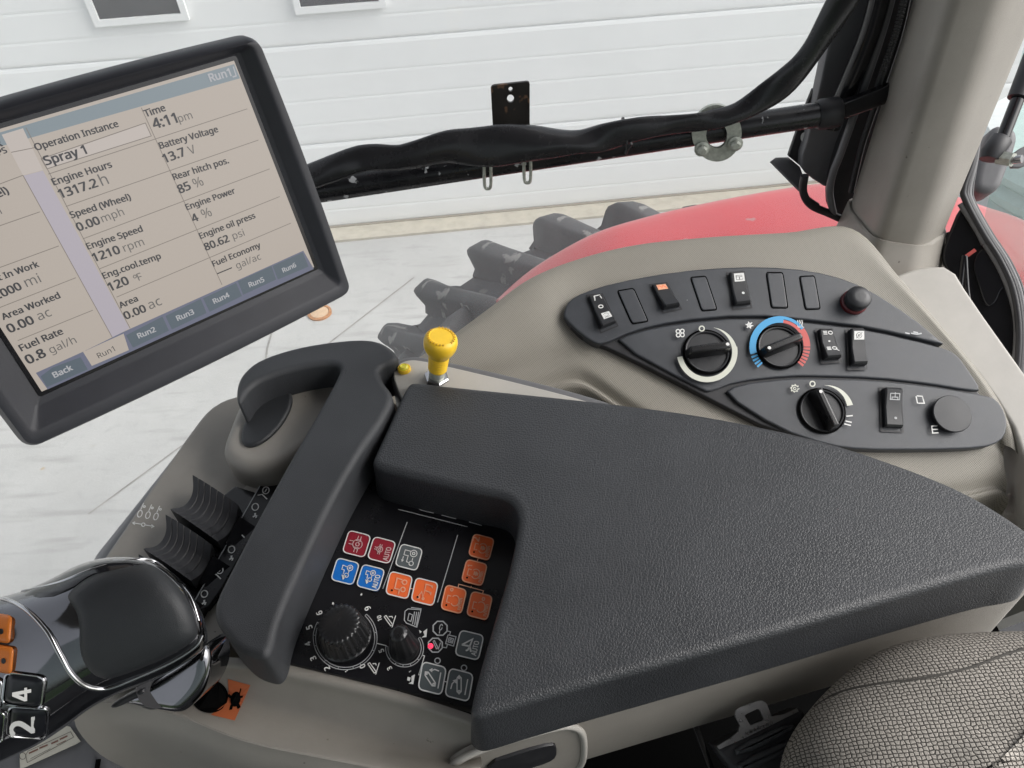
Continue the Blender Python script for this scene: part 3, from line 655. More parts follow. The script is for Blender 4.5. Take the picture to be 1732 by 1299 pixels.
# ================================================================== CABLE RAIL
YR = .87; RP = VY(YR)
rail = thing('support_rail', 'black painted tube rail with chipped paint crossing in front of the window', 'rail', tuple(RP.P(980, 270)))
ra = RP.P(560, 318); rb = RP.P(1398, 192); rd = (rb - ra).normalized()
M = MB(); M.tube([ra - rd * .34, ra, ra + (rb - ra) * .35, ra + (rb - ra) * .7, rb + rd * .01], [.0165, .0165, .016, .0155, .0150], 24); M.build('tube', paintblk, rail, 60)
M = MB(); M.tube([rb - rd * .012, rb - rd * .008, rb + rd * .012, rb + rd * .016], [.0165, .0185, .0185, .0165], 24); M.build('end_cap', rubber, rail, 60)
M = MB(); M.tube([rb + rd * .012, rb + rd * .10 + V((0, .02, .01))], .012, 16); M.build('end_stub', glossblk, rail, 60)
# upright plate with two holes
BP = VY(.905)
def plate_with_holes(name, outer, holes, pl, th, m, parent):
    me = bpy.data.meshes.new(name); bm = bmesh.new(); E_ = []
    for lp in [outer] + holes:
        vs = [bm.verts.new(pl.P(*p) - ROOTLOC[parent]) for p in lp]
        for i in range(len(vs)): E_.append(bm.edges.new((vs[i], vs[(i + 1) % len(vs)])))
    bmesh.ops.triangle_fill(bm, use_beauty=True, use_dissolve=False, edges=E_)
    fs = [f for f in bm.faces]
    r = bmesh.ops.extrude_face_region(bm, geom=fs)
    for v in [e for e in r['geom'] if isinstance(e, bmesh.types.BMVert)]: v.co -= pl.n * th
    bmesh.ops.recalc_face_normals(bm, faces=bm.faces); bm.to_mesh(me); bm.free(); me.materials.append(m)
    o = bpy.data.objects.new(name, me); COL.objects.link(o); o.parent = parent; ROOTLOC[o] = ROOTLOC[parent]; return o
plate_with_holes('bracket_plate', [(830, 150), (832, 146), (836, 144.5), (890, 138.5), (894, 139), (896, 142), (896, 250), (836, 258)], [ellipse(863.5, 151, 3.6, 4.2, 0, 14), ellipse(863.5, 167, 6, 7, 0, 18)], BP, .004, platerust, rail)
for x, y0, y1 in ((825, 274, 308), (891, 262, 298)):     # hairpin bolts below the rail
    a = RP.P(x, y0); c = RP.P(x, y1); w = .0040
    pts = [a + V((-w, -.017, .012)), c + V((-w, -.017, .006)), c + V((0, -.017, 0)), c + V((w, -.017, .006)), a + V((w, -.017, .012))]
    M = MB(); M.tube(catmull(pts, 5), .0021, 8); M.build('hairpin_bolt', steel, rail, 60)
# split zinc clamp ring
CPp = Plane(VY(.848).P(1213, 235), (-.10, -1, .10))
Z4 = zt(1100, 0, .3649)
ring_o = [p for p in ellipse(*Z4(308, 618), 42, 48, 0, 40)]
plate_with_holes('clamp_ring', ring_o, [[p for p in ellipse(*Z4(308, 628), 18, 22, 0, 24)]], CPp, .006, steel, rail)
for q in ((238, 688), (392, 664)):
    c = CPp.P(*Z4(*q), .001); M = MB(); M.lathe(c, CPp.n, [(.0095, 0), (.0095, .002), (.0065, .003), (.0065, .008), (.004, .010), (0, .010)], 6 if 0 else 12); M.build('clamp_bolt', steel, rail, 30)

# cable sleeve lying on the rail and rising to the roof
M = MB(); SP_ = [(480, 318), (545, 292), (610, 268), (680, 266), (760, 250), (840, 246), (930, 242), (1000, 236), (1060, 222), (1130, 212), (1200, 203), (1248, 190), (1295, 162), (1338, 128), (1378, 80), (1424, 2), (1462, -70)]
wid = [.0145, .0145, .017, .016, .020, .022, .019, .017, .0135, .0115, .0115, .0125, .0145, .0150, .0150, .0155, .0155]
ptsS = [VY(.842 if i < 11 else .845).P(*p) for i, p in enumerate(SP_)]; ptsS = catmull(ptsS, 8); wd = []
for i in range(len(wid) - 1): wd += [wid[i] + (wid[i + 1] - wid[i]) * j / 8 for j in range(8)]
wd.append(wid[-1]); R = []
n = len(ptsS)
for i, p in enumerate(ptsS):
    t = (ptsS[min(i + 1, n - 1)] - ptsS[max(i - 1, 0)]).normalized(); v = V((0, -1, .5)); v = (v - t * v.dot(t)).normalized(); w = t.cross(v)
    tw = .9 * math.sin(i * .16) + .4 * math.sin(i * .37 + 1); k = 1 if i < 80 else .5; ring = []
    for j in range(20):
        a = 2 * math.pi * j / 20; fl = .55 + .12 * math.sin(i * .31)
        x = math.cos(a) * wd[i] * (1 + .04 * math.sin(i * .33)); y = math.sin(a) * wd[i] * fl
        cr = 1 + k * (.10 * math.sin(2 * a + i * .21) + .05 * math.sin(3 * a - i * .30))
        ca, sa = math.cos(tw * .5 * k), math.sin(tw * .5 * k); ring.append(p + w * ((x * ca - y * sa) * cr) + v * ((x * sa + y * ca) * cr))
    R.append(ring)
M.rings(R); sl = thing('cable_sleeve', 'crumpled black cable sleeve draped along the rail and up to the roof', 'cable sleeve', tuple(ptsS[20])); 
sleeve_m = mat('black_vinyl_sleeve', (.016, .016, .018), .26, spec=.5, bump=('noise', 90, .12), var=.15, varscale=30)
M.build('sleeve', sleeve_m, sl, 180)
M = MB()
c = VY(.842).P(1060, 222); tdir = (VY(.842).P(1080, 219) - c).normalized(); u = V((0, -1, .5)); u = (u - tdir * u.dot(tdir)).normalized(); w = tdir.cross(u)
lp = [c + u * (.019 * math.cos(a)) + w * (.021 * math.sin(a)) - V((0, -.012, .012)) for a in [2 * math.pi * k / 20 for k in range(21)]]
M.tube(lp, .0016, 6); M.tube([lp[3], lp[3] + V((.004, -.006, .012))], .0018, 6); M.build('cable_tie', rubber, sl, 60)

# ================================================================== SIDE CONSOLE
CT = math.radians(28); CPL = Plane((0, .52, HC - .626), (0, -math.sin(CT), math.cos(CT)))
con = thing('side_console', 'beige side console with black tiered switch panel under the pillar', 'console', (.35, .65, HC - .95))
def cp(x, y, h=0.): return CPL.P(x, y, h)
CN0 = CPL.n
def dz(p, d): return p + V((0, 0, d))
# one skin: crest, panel surround, on under the panel and out below it, then down the wall facing the driver
cols = [((640, 668), None, (690, 690, -.03), 1), ((690, 618), None, (748, 664, -.024), 1), ((760, 572), None, (826, 632, -.018), 1), ((830, 522), None, (888, 610, -.016), 1), ((900, 472), None, (934, 594, -.014), .9),
        ((980, 440), (985, 488), (970, 588, -.012), .6), ((1080, 416), (1080, 464), (1003, 600, -.012), .3), ((1200, 404), (1200, 449), (1080, 651, -.012), .1), ((1330, 396), (1330, 447), (1180, 702, -.012), 0), ((1440, 390), (1420, 464), (1290, 750, -.012), 0), ((1520, 470), (1500, 507), (1400, 780, -.012), 0),
        ((1600, 560), (1570, 562), (1520, 786, -.012), 0), ((1665, 640), (1640, 642), (1620, 782, -.012), 0), ((1712, 718), (1690, 712), (1690, 768, -.012), 0), ((1724, 765), (1706, 752), (1712, 782, -.014), 0)]
rows = [[] for _ in range(9)]
for (a, t_, b, k) in cols:
    A = cp(*a, -.004); Bm = cp(b[0], b[1], b[2])
    Tt = cp(*t_, -.006) if t_ else A.lerp(Bm, .35) + CN0 * .008
    Mm = Tt.lerp(Bm, .55) + CN0 * (.005 * k - .002); ou = (A - cp(1250, 580)).normalized(); dr = V((0, -.022, 0))
    for r, p in zip(rows, (A + ou * .006 + V((0, 0, -.16)), A + ou * .008 + V((0, 0, -.022)), A, Tt, Mm, Bm, Bm + dr + V((0, 0, -.022)), Bm + dr * 1.6 + V((0, 0, -.085)), Bm + dr * 1.6 + V((0, 0, -.6)))): r.append(p)
grid('console_trim', rows, mesh_beige, con, 7, 6)
W1 = [cp(x, y, -.012) + V((0, -.02, -.012)) for x, y in [(1580, 781)] * 7]
# beige floor ledge running behind the pillar to the rear
lg = [(1500, 470), (1560, 450), (1610, 450), (1640, 500), (1740, 640), (1900, 860), (1900, 1000), (1790, 1000), (1745, 860), (1728, 745), (1672, 655), (1600, 570)]
slab('rear_ledge', lg, Plane(cp(1640, 600, -.020), (-.12, -.30, .95)), .25, .004, beigelite, con, it=1)
# rounded black grab opening low on the console
GH = Plane(W1[6] + V((0, -.008, -.045)), (0, -.85, .5))
slab('pocket_rim', [(1560, 815), (1640, 812), (1670, 818), (1678, 835), (1672, 850), (1640, 860), (1560, 850)], GH, .01, .003, rubber, con, it=2)

ZA = zt(900, 400, .34642); ZB = zt(1200, 400, .30787)
tier1 = [(953, 540), (954, 526), (962, 510), (985, 497), (1038, 480), (1142, 461), (1246, 453), (1333, 455), (1402, 466), (1462, 488), (1539, 537), (1588, 578), (1595, 584), (1585, 583), (1471, 556), (1385, 545), (1262, 534), (1142, 545), (1073, 560), (1022, 583), (1008, 584), (985, 570)]
tier2 = [(1036, 579), (1073, 563), (1142, 548), (1262, 537), (1385, 548), (1471, 559), (1585, 586), (1616, 598), (1636, 625), (1660, 661), (1640, 662), (1569, 650), (1477, 640), (1385, 637), (1333, 637), (1246, 646), (1205, 662), (1190, 663)]
tier3 = [(1222, 667), (1246, 651), (1333, 641), (1385, 641), (1477, 644), (1569, 654), (1662, 669), (1684, 676), (1699, 700), (1702, 728), (1690, 748), (1660, 759), (1569, 762), (1459, 762), (1400, 755), (1316, 727)]
for nm, px, h in (('upper_panel', tier1, .004), ('middle_panel', tier2, .002), ('lower_panel', tier3, .003)):
    slab(nm, px, CPL, .042, .0022, panelblk, con, it=1, h=h, segs=4)
# grooved skirt under the panels
slab('panel_base', [(957, 545), (985, 500), (1142, 466), (1333, 460), (1460, 494), (1585, 580), (1655, 662), (1692, 700), (1690, 745), (1640, 760), (1460, 762), (1316, 733), (1196, 672), (1040, 592), (990, 575)], CPL, .04, .002, rubber, con, it=1, h=-.0015)
CN = CPL.n
def quadpx(q, f): return [f(*p) for p in q]
def bil(q, u, v): return tuple((q[0][i] * (1 - u) + q[1][i] * u) * (1 - v) + (q[3][i] * (1 - u) + q[2][i] * u) * v for i in (0, 1))
def rocker(q, hs, name='rocker_switch', h0=.003):
    """rocker: frame recess + cap whose height follows hs from its upper to its lower end"""
    M = MB(); n = len(hs); R = []
    for k, (v, h) in enumerate(hs):
        cs = []
        for u, e in ((-.02, 0), (0.0, .82), (.07, 1), (.93, 1), (1.0, .82), (1.02, 0)):
            p = cp(*bil(q, u, v)); cs.append(p + CN * (h0 + (h * e if e else -.004)))
        R.append(cs)
    a = [p - CN * .012 for p in R[0]]; b = [p - CN * .016 for p in R[-1]]
    M.rings([[p + CN * (h0 - .004 - (p - cp(*bil(q, .5, hs[0][0]))).dot(CN)) for p in R[0]]] + R + [[p + CN * (h0 - .004 - (p - cp(*bil(q, .5, hs[-1][0]))).dot(CN)) for p in R[-1]]])
    o = M.build(name, knobm, con, 28); return o
knobm = mat('switch_black', (.022, .023, .026), .38, bump=('noise', 2500, .15), var=.12, varscale=60, dirt=((.22, .22, .22), 420, .775))
RK = {'a': quadpx([(275, 302), (338, 296), (403, 432), (336, 458)], ZA), 'b': quadpx([(583, 248), (650, 240), (712, 352), (640, 366)], ZA), 'c': quadpx([(955, 193), (1024, 188), (1056, 340), (982, 348)], ZA),
      'd': quadpx([(1388, 466), (1452, 466), (1490, 604), (1416, 610)], ZA), 'e': quadpx([(1538, 466), (1602, 466), (1617, 636), (1546, 638)], ZA), 'f': quadpx([(938, 846), (1032, 850), (1042, 1058), (946, 1054)], ZB)}
HS = {'a': [(0, .005), (.05, .0075), (.48, .006), (.95, .0125), (1, .011)], 'b': [(0, .004), (.05, .006), (.5, .007), (.95, .013), (1, .011)], 'c': [(0, .007), (.05, .009), (.5, .006), (.95, .010), (1, .008)],
      'd': [(0, .006), (.05, .008), (.48, .006), (.95, .012), (1, .010)], 'e': [(0, .008), (.05, .010), (.5, .007), (.95, .011), (1, .009)], 'f': [(0, .009), (.05, .0115), (.5, .007), (.95, .008), (1, .006)]}
rk = {k: rocker(RK[k], HS[k]) for k in RK}
for k in RK:   # dark frame around each rocker
    q = RK[k]; pts = [cp(*bil(q, u, v), .0045) for u, v in ((-.12, -.05), (1.1, -.05), (1.1, 1.1), (-.12, 1.1))]
    M = MB(); M.stroke(pts, CN, .0016, closed=True); M.build('switch_frame', rubber, con)
BL = [quadpx(q, ZA) for q in ([(418, 278), (492, 266), (560, 412), (486, 432)], [(772, 212), (842, 206), (898, 358), (824, 368)], [(1138, 188), (1213, 188), (1248, 350), (1162, 353)], [(1300, 206), (1368, 203), (1403, 358), (1327, 360)])]
for q in BL:
    c = bil(q, .5, .5); ax = ((q[1][0] - q[0][0]) / 2, (q[1][1] - q[0][1]) / 2); ay = ((q[3][0] - q[0][0]) / 2, (q[3][1] - q[0][1]) / 2)
    slab3('blank_cover', [cp(x, y, .0052) for x, y in rquad(c, ax, ay, .22, 3)], CN, .003, .0008, panelblk, con, segs=2)
    M = MB(); M.stroke([cp(x, y, .0043) for x, y in rquad(c, (ax[0] * 1.08, ax[1] * 1.08), (ay[0] * 1.05, ay[1] * 1.05), .22, 3)], CN, .0014, closed=True); M.build('cover_gap', hole, con)
# icons on the rockers, each read in the switch's own frame (u across, v down)
def sw_icon(k, lines, m, w=.0009, fill=None):
    q = RK[k]; hs = HS[k]
    def hv(v):
        for (v0, h0), (v1, h1) in zip(hs, hs[1:]):
            if v0 <= v <= v1: return h0 + (h1 - h0) * (v - v0) / (v1 - v0)
        return hs[-1][1]
    def P(u, v): return cp(*bil(q, u, v), .003 + hv(v) + .0004)
    M = MB()
    for L_ in lines: M.stroke([P(*p) for p in L_], CN, w)
    for L_ in (fill or []): M.poly([P(*p) for p in L_], CN)
    M.build('switch_icon', m, rk[k])
def circ(u, v, ru, rv, n=12): return [(u + ru * math.cos(2 * math.pi * i / n), v + rv * math.sin(2 * math.pi * i / n)) for i in range(n + 1)]
sqr = lambda u0, u1, v0, v1: [(u0, v0), (u1, v0), (u1, v1), (u0, v1), (u0, v0)]
sw_icon('a', [[(.25, .20), (.35, .06), (.75, .04), (.8, .16)], [(.3, .06), (.3, .14)], circ(.5, .40, .16, .045, 10)], white_p, .0012)
sw_icon('a', [], white_p, fill=[sqr(.28, .88, .62, .84)[:-1]]); sw_icon('a', [circ(.57, .72, .16, .06), [(.40, .80), (.78, .80)], [(.57, .66), (.57, .78)]], knobm, .0009)
sw_icon('b', [], orange_p, fill=[sqr(.18, .86, .06, .27)[:-1]]); sw_icon('b', [[(.25, .24), (.35, .12), (.5, .20), (.62, .12), (.80, .24)]], orange_b, .0014)
sw_icon('c', [], white_p, fill=[sqr(.20, .90, .07, .31)[:-1]]); sw_icon('c', [sqr(.34, .76, .13, .25), [(.34, .17), (.76, .17)], [(.55, .17), (.55, .25)]], knobm, .0009); sw_icon('c', [circ(.62, .68, .06, .025, 8)], white_p, .0012)
for v0 in (.10, .64):
    sw_icon('d', [[(.18, v0), (.46, v0)], [(.18, v0 + .045), (.46, v0 + .045)], [(.18, v0 + .09), (.46, v0 + .09)], circ(.70, v0 + .045, .15, .05), ] + ([[(.8, v0 + .1), (.92, v0 + .16)]] if v0 > .5 else []), white_p, .0010)
sw_icon('d', [circ(.52, .42, .05, .015, 8)], white_p, .001)
sw_icon('e', [], white_p, fill=[sqr(.16, .90, .09, .32)[:-1]]); sw_icon('e', [circ(.52, .20, .20, .075), circ(.52, .20, .07, .03, 8), [(.3, .28), (.75, .12)]], knobm, .0009)
sw_icon('f', [sqr(.25, .78, .16, .31), [(.35, .31), (.35, .25), (.68, .25), (.68, .31)], [(.52, .13), (.52, .25)]], greyline, .0010); sw_icon('f', [circ(.55, .78, .05, .02, 8)], greyline, .0012)
# dials
def dial(cx, cy, r, ang, dot, name='rotary_dial'):
    c = cp(cx, cy, .002); rad = (cp(cx + r, cy, .002) - c).length; M = MB()
    M.lathe(c, CN, [(rad, 0), (rad, .004), (rad * .97, .005), (rad * .93, .0048), (rad * .90, .0025), (0, .0025)], 48); o = M.build(name, knobm, con, 35)
    d = V((math.cos(math.radians(ang)), math.sin(math.radians(ang)))); a = (cp(cx + d.x * r, cy + d.y * r) - cp(cx, cy)).normalized(); s = CN.cross(a)
    P4 = [c + a * (rad * .93 * i) + s * (rad * .17 * j) + CN * .020 for i, j in ((-1, -.75), (-.94, -1), (.94, -1), (1, -.75), (1, .75), (.94, 1), (-.94, 1), (-1, .75))]
    slab3('grip_bar', P4, CN, .0175, .0022, knobblk, o, segs=3, flare=.0016)
    M = MB(); M.poly([c + a * (rad * .78 * dot) + CN * .0204 + (a * math.cos(t) + s * math.sin(t)) * .0019 for t in [2 * math.pi * k / 12 for k in range(12)]], CN); M.build('dial_dot', white_p, o)
    M = MB(); M.stroke([c + CN * .0026 + (a * math.cos(t) + s * math.sin(t)) * (rad * 1.05) for t in [2 * math.pi * k / 48 for k in range(48)]], CN, .0022, closed=True); M.build('dial_gap', hole, o)
    return o
FD = ZA(848, 570); TD = ZA(1200, 547); WD = ZA(1406, 856)
d1 = dial(*FD, 37, -8, 1); d2 = dial(*TD, 36, -22, -1); d3 = dial(*WD, 37, 65, -.95)
def conprint(name, m, strokes, w=.001, polys=(), par=None, h=.0068):
    M = MB()
    for s_ in strokes: M.stroke([cp(x, y, h) for x, y in s_], CN, w)
    for p_ in polys: M.poly([cp(x, y, h) for x, y in p_], CN)
    return M.build(name, m, par or con)
def band(c, r0, r1, a0, a1, n=30, taper=False):
    qs = []
    for i in range(n):
        t0 = math.radians(a0 + (a1 - a0) * i / n); t1 = math.radians(a0 + (a1 - a0) * (i + 1) / n)
        k0 = 1 - (i / n if taper else 0); k1 = 1 - ((i + 1) / n if taper else 0)
        if taper: ro0 = r0 + (r1 - r0) * (1 - k0); ro1 = r0 + (r1 - r0) * (1 - k1)
        else: ro0 = ro1 = r1
        qs.append([(c[0] + r * math.cos(t), c[1] + r * math.sin(t)) for r, t in ((r0, t0), (max(ro0, r0 + .3), t0), (max(ro1, r0 + .3), t1), (r0, t1))])
    return qs
conprint('fan_scale', cream_p, [], polys=band((FD[0], FD[1] + 1), 42, 50, -75, -10, 16, True) + band((FD[0], FD[1] + 1), 42, 51, -10, 170, 40))
conprint('cold_scale', blue_p, [], polys=band(TD, 40, 51, 195, 278, 22) + band(TD, 46, 51, 278, 322, 10) + band(TD, 40, 51, 165, 195, 6) + [q for k in range(4) for q in band(TD, 40, 51, 136 + k * 7, 140 + k * 7, 1)])
conprint('warm_scale', redpr, [], polys=band(TD, 40, 45, 278, 322, 10) + band(TD, 40, 51, 322, 360, 12) + [q for k in range(6) for q in band(TD, 40, 51, 2 + k * 7, 6.5 + k * 7, 1)])
conprint('wiper_scale', cream_p, [], polys=band(WD, 42, 52, -85, -10, 24, True))
conprint('wiper_marks', white_p, [[ZA(1522, 885), ZA(1553, 882)], [ZA(1518, 908), ZA(1548, 915)], [ZA(1512, 922), ZA(1544, 930)]], .0014)
conprint('dial_mark', cream_p, [ellipse(*ZA(822, 460), 4.2, 4.2, 0, 14) + [ellipse(*ZA(822, 460), 4.2, 4.2, 0, 14)[0]], ellipse(*ZA(1358, 728), 4.2, 4.2, 0, 14) + [ellipse(*ZA(1358, 728), 4.2, 4.2, 0, 14)[0]]], .0014)
fx, fy = ZA(717, 482); conprint('fan_symbol', white_p, [ellipse(fx + a, fy + b, 3.2, 3.2, 0, 10) + [ellipse(fx + a, fy + b, 3.2, 3.2, 0, 10)[0]] for a, b in ((-3.6, -3), (3.6, -3.4), (-3.2, 3.4), (3.8, 3))], .0012)
fx, fy = ZA(1053, 443); conprint('cold_symbol', white_p, [[(fx + 6.5 * math.cos(a), fy + 6 * math.sin(a)), (fx - 6.5 * math.cos(a), fy - 6 * math.sin(a))] for a in (.2, 1.25, 2.3)] + [ellipse(fx, fy, 3.6, 3.4, 0, 12)], .0012)
fx, fy = ZA(1300, 436); conprint('heat_symbol', white_p, [[(fx - 5 + k * 3.6, fy - 6), (fx - 4 + k * 3.6, fy - 2), (fx - 5 + k * 3.6, fy + 2), (fx - 4 + k * 3.6, fy + 6)] for k in range(3)] + [[(fx - 5, fy + 6), (fx + 6, fy + 6)]], .0010)
fx, fy = ZA(1272, 750); conprint('washer_symbol', cream_p, [[(fx + 6 * math.cos(a + .4), fy + 5.5 * math.sin(a + .4)), (fx + 7.6 * math.cos(a), fy + 7 * math.sin(a))] for a in [k * .785 for k in range(8)]] + [ellipse(fx, fy, 5.5, 5, 0, 14), ellipse(fx, fy, 2.2, 2, 0, 10)], .0010)
conprint('outlet_symbol', white_p, [[ZB(1122, 885), ZB(1152, 887), ZB(1163, 925), ZB(1130, 925)], [ZB(1152, 887), ZB(1158, 905)], [ZB(1118, 887), ZB(1126, 926)], [ZB(1205, 1088), ZB(1240, 1086)], [ZB(1203, 1050), ZB(1208, 1085)], [ZB(1200, 1050), ZB(1235, 1048)], [ZB(1205, 1068), ZB(1238, 1068)]], .0012)
conprint('panel_scuff', greyline, [[ZB(1060, 540), ZB(1085, 545)], [ZB(1092, 542), ZB(1125, 548), ZB(1150, 543)], [ZB(1105, 535), ZB(1130, 540)]], .0016, h=.0064)
# horn-style push button with red collar, and round socket cap
c = cp(*ZB(782, 372), .002); M = MB(); M.lathe(c, CN, [(.0150, 0), (.0150, .006), (.0135, .0075), (0, .0075)], 32); pb = M.build('button_collar', mat('dark_red_plastic', (.10, .008, .012), .35), con, 35)
M = MB(); M.lathe(c + CN * .007, CN, [(.0130, 0), (.0140, .006), (.0138, .011), (.012, .0135), (.006, .0145), (0, .0147)], 32); M.build('push_button', knobm, con, 50)
c = cp(*ZB(1305, 987), .002); M = MB(); M.lathe(c, CN, [(.0195, 0), (.0195, .006), (.0205, .0065), (.0208, .0085), (.0200, .0095), (0, .0098)], 40); M.build('socket_cap', knobm, con, 35)

# ================================================================== ARMREST
ZP = HC - .5
arm = thing('armrest', 'driver armrest with black padded top, beige shell and black control panel', 'armrest', (0, .35, ZP - .16))
PAD = HZ(ZP); BOLP = HZ(ZP + .004); PNL = HZ(ZP - .043); UPZ = V((0, 0, 1))
DK = HZ(ZP - .062)
# soft pads: dense rings with a slightly crowned top
def pad(name, px, pl, thick, bev, m, it=3, flare=0., segs=7):
    return slab(name, px, pl, thick, bev, m, arm, it=it, segs=segs, flare=flare, smooth=60)
padpx = [(688, 648), (700, 643), (720, 645), (760, 650), (900, 664), (1030, 678), (1200, 700), (1400, 742), (1560, 797), (1640, 832), (1700, 868), (1740, 896), (1768, 920), (1772, 935), (1765, 948), (1740, 955),
         (1690, 962), (1500, 1016), (1300, 1075), (1100, 1130), (900, 1186), (830, 1208), (806, 1214), (795, 1205), (797, 1190), (806, 1150), (832, 1060), (862, 960), (876, 890), (876, 868), (866, 848), (845, 838), (800, 830), (740, 816), (660, 797), (636, 790), (628, 780), (632, 768), (650, 730), (670, 685)]
pad('armrest_pad', padpx, PAD, .052, .007, leather, it=2, flare=.004)
bol = [(398, 672), (399, 650), (408, 630), (436, 606), (500, 585), (570, 574), (618, 571), (645, 576), (666, 590), (675, 603), (664, 612), (646, 618), (640, 628), (648, 645), (661, 660), (665, 676), (646, 712), (610, 762), (569, 832), (524, 926), (489, 1002), (468, 1056), (460, 1094), (450, 1110), (436, 1112), (404, 1100), (378, 1072), (360, 1044), (362, 1016), (385, 970), (430, 884), (490, 775), (548, 676), (574, 628), (574, 618), (562, 613), (525, 617), (480, 627), (440, 641), (418, 658), (408, 676), (402, 680)]
pad('hand_rest', bol, BOLP, .046, .006, softblk, it=2)
# control panel sheet and its under-shell
slab('control_panel', [(452, 1113), (470, 1085), (560, 870), (640, 780), (700, 760), (880, 800), (900, 900), (850, 1060), (806, 1193), (800, 1196)], PNL, .012, .0015, membrane, arm, it=0, segs=2)
# beige shell under the pad: the wall facing the seat
shell = [(812, 1243), (840, 1236), (1000, 1190), (1300, 1104), (1600, 1017), (1732, 982), (1768, 968), (1770, 955), (1735, 935), (1640, 890), (1500, 830), (1400, 800), (1200, 770), (1000, 760), (900, 760), (880, 900), (830, 1100), (806, 1200)]
sh = slab('side_shell', shell, HZ(ZP - .050), .118, .006, beige, arm, it=1, segs=4)
# front tray and near lip of the beige housing
L = [[(230, 1112), (300, 1108), (345, 1110), (460, 1119), (640, 1160), (760, 1196), (806, 1214), (812, 1232)],
     [(225, 1128), (300, 1125), (350, 1124), (460, 1136), (640, 1176), (760, 1212), (804, 1228), (812, 1240)],
     [(210, 1142), (290, 1140), (352, 1138), (462, 1156), (640, 1200), (750, 1228), (800, 1246), (812, 1252)],
     [(165, 1164), (260, 1160), (345, 1172), (480, 1205), (620, 1248), (720, 1272), (790, 1280), (812, 1270)],
     [(132, 1192), (204, 1188), (298, 1208), (374, 1238), (450, 1262), (600, 1292), (720, 1312), (812, 1300)],
     [(126, 1200), (200, 1193), (293, 1213), (370, 1244), (446, 1268), (598, 1298), (720, 1320), (812, 1308)]]
zz = [-.046, -.0465, -.058, -.078, -.0672, -.066, -.069]
L.insert(4, [(x + 3, y - 8) for x, y in L[4]])
rows = [[HZ(ZP + z).P(*p) for p in r] for r, z in zip(L, zz)]
last = rows[-1]
rows.append([p + V((-.004, -.008, -.022)) for p in last]); rows.append([p + V((-.002, -.012, -.075)) for p in last]); rows.append([p + V((.01, -.006, -.15)) for p in last])
tray = grid('front_tray', rows, beige, arm, 6, 5, smooth=70)
M = MB(); sp = [HZ(ZP - .047).P(812, 1234), HZ(ZP - .050).P(811, 1245), HZ(ZP - .062).P(808, 1262)]; M.tube([p + V((0, -.002, .001)) for p in sp], .0012, 6); M.build('shell_seam', hole, arm)
tbv = BVHTree.FromPolygons([v.co + ROOTLOC[tray] for v in tray.data.vertices], [tuple(p.vertices) for p in tray.data.polygons])
def ontray(x, y, h=0.):
    d = ray(x, y).normalized(); hit = tbv.ray_cast(CAM, d)
    return (hit[0] - d * h) if hit[0] else HZ(ZP - .07).P(x, y)
# left cheek closing the housing towards the lever
ch = [HZ(ZP - .07).P(*p) for p in ((205, 1184), (345, 1112), (372, 1060), (160, 950), (110, 1080))]
# deck with the valve levers
dk = slab('lever_deck', [(400, 668), (378, 674), (352, 690), (330, 716), (262, 812), (200, 905), (150, 975), (160, 1060), (300, 1130), (380, 1100), (470, 960), (560, 760), (566, 650), (480, 640)], DK, .05, .006, beige, arm, it=1)
slab('deck_edge', [(352, 704), (330, 720), (310, 742), (255, 812), (190, 893), (140, 955), (130, 1040), (260, 1100), (420, 880), (430, 720)], HZ(ZP - .072), .05, .010, greydeck, arm, it=2)
# thumb-rest moulding with its oval rubber pad
tr = slab('thumb_rest', [(404, 672), (440, 650), (490, 630), (566, 622), (600, 660), (540, 740), (498, 772), (470, 790), (430, 796), (394, 786), (376, 768), (373, 752), (384, 722)], HZ(ZP - .030), .04, .012, beige, arm, it=3, segs=7)
tp_ = HZ(ZP - .0285)
slab('thumb_pad', ellipse(450, 704, 60, 27, -50, 40), HZ(ZP - .0262), .006, .0035, gripgrey, tr, it=0, segs=6)
slab('deck_insert', [(432, 806), (476, 800), (440, 862), (398, 838)], HZ(ZP - .0605), .004, .001, beigelite, arm, it=0, segs=2)
# glossy recess under the levers and printed strip beside them
slab('lever_recess', [(398, 822), (436, 834), (330, 1020), (250, 990), (300, 900)], HZ(ZP - .0600), .004, .001, glossblk, arm, it=0, segs=2)
LB = HZ(ZP - .0555)
strip = slab('symbol_strip', [(500, 748), (486, 752), (468, 768), (440, 818), (324, 1020), (332, 1034), (352, 1026), (372, 1000), (470, 830), (520, 760)], LB, .008, .0008, membrane, arm, it=0, segs=2)
M = MB(); M.stroke([LB.P(*p, .0006) for p in [(484, 756), (468, 772), (440, 822), (328, 1020)]], UPZ, .0011); M.build('strip_border', greyline, strip)
ax = V((440 - 328, 822 - 1020)).normalized(); px_ = V((-ax.y, ax.x))
for k, (x, y) in enumerate(((484, 768), (466, 800), (450, 830), (432, 858), (412, 895), (392, 930), (372, 965), (346, 1005))):
    M = MB(); f = lambda a, b: LB.P(x + ax.x * a + px_.x * b, y + ax.y * a + px_.y * b, .0006)
    M.stroke([f(6 * math.cos(t), 5.4 * math.sin(t)) for t in [2 * math.pi * i / 14 for i in range(14)]], UPZ, .0010, closed=True)
    if k % 2: M.stroke([f(-9, 5), f(-13, 7), f(-17, 5)], UPZ, .0016); M.stroke([f(-11, 9), f(-16, 10)], UPZ, .0014)
    else: M.stroke([f(-3, 0), f(3, 0)], UPZ, .0012); M.stroke([f(-14, -8), f(-9, -2), f(-12, 9)], UPZ, .0010)
    M.build('strip_symbol', white_p, strip)
ZD = zt(200, 560, .28868)
M = MB()
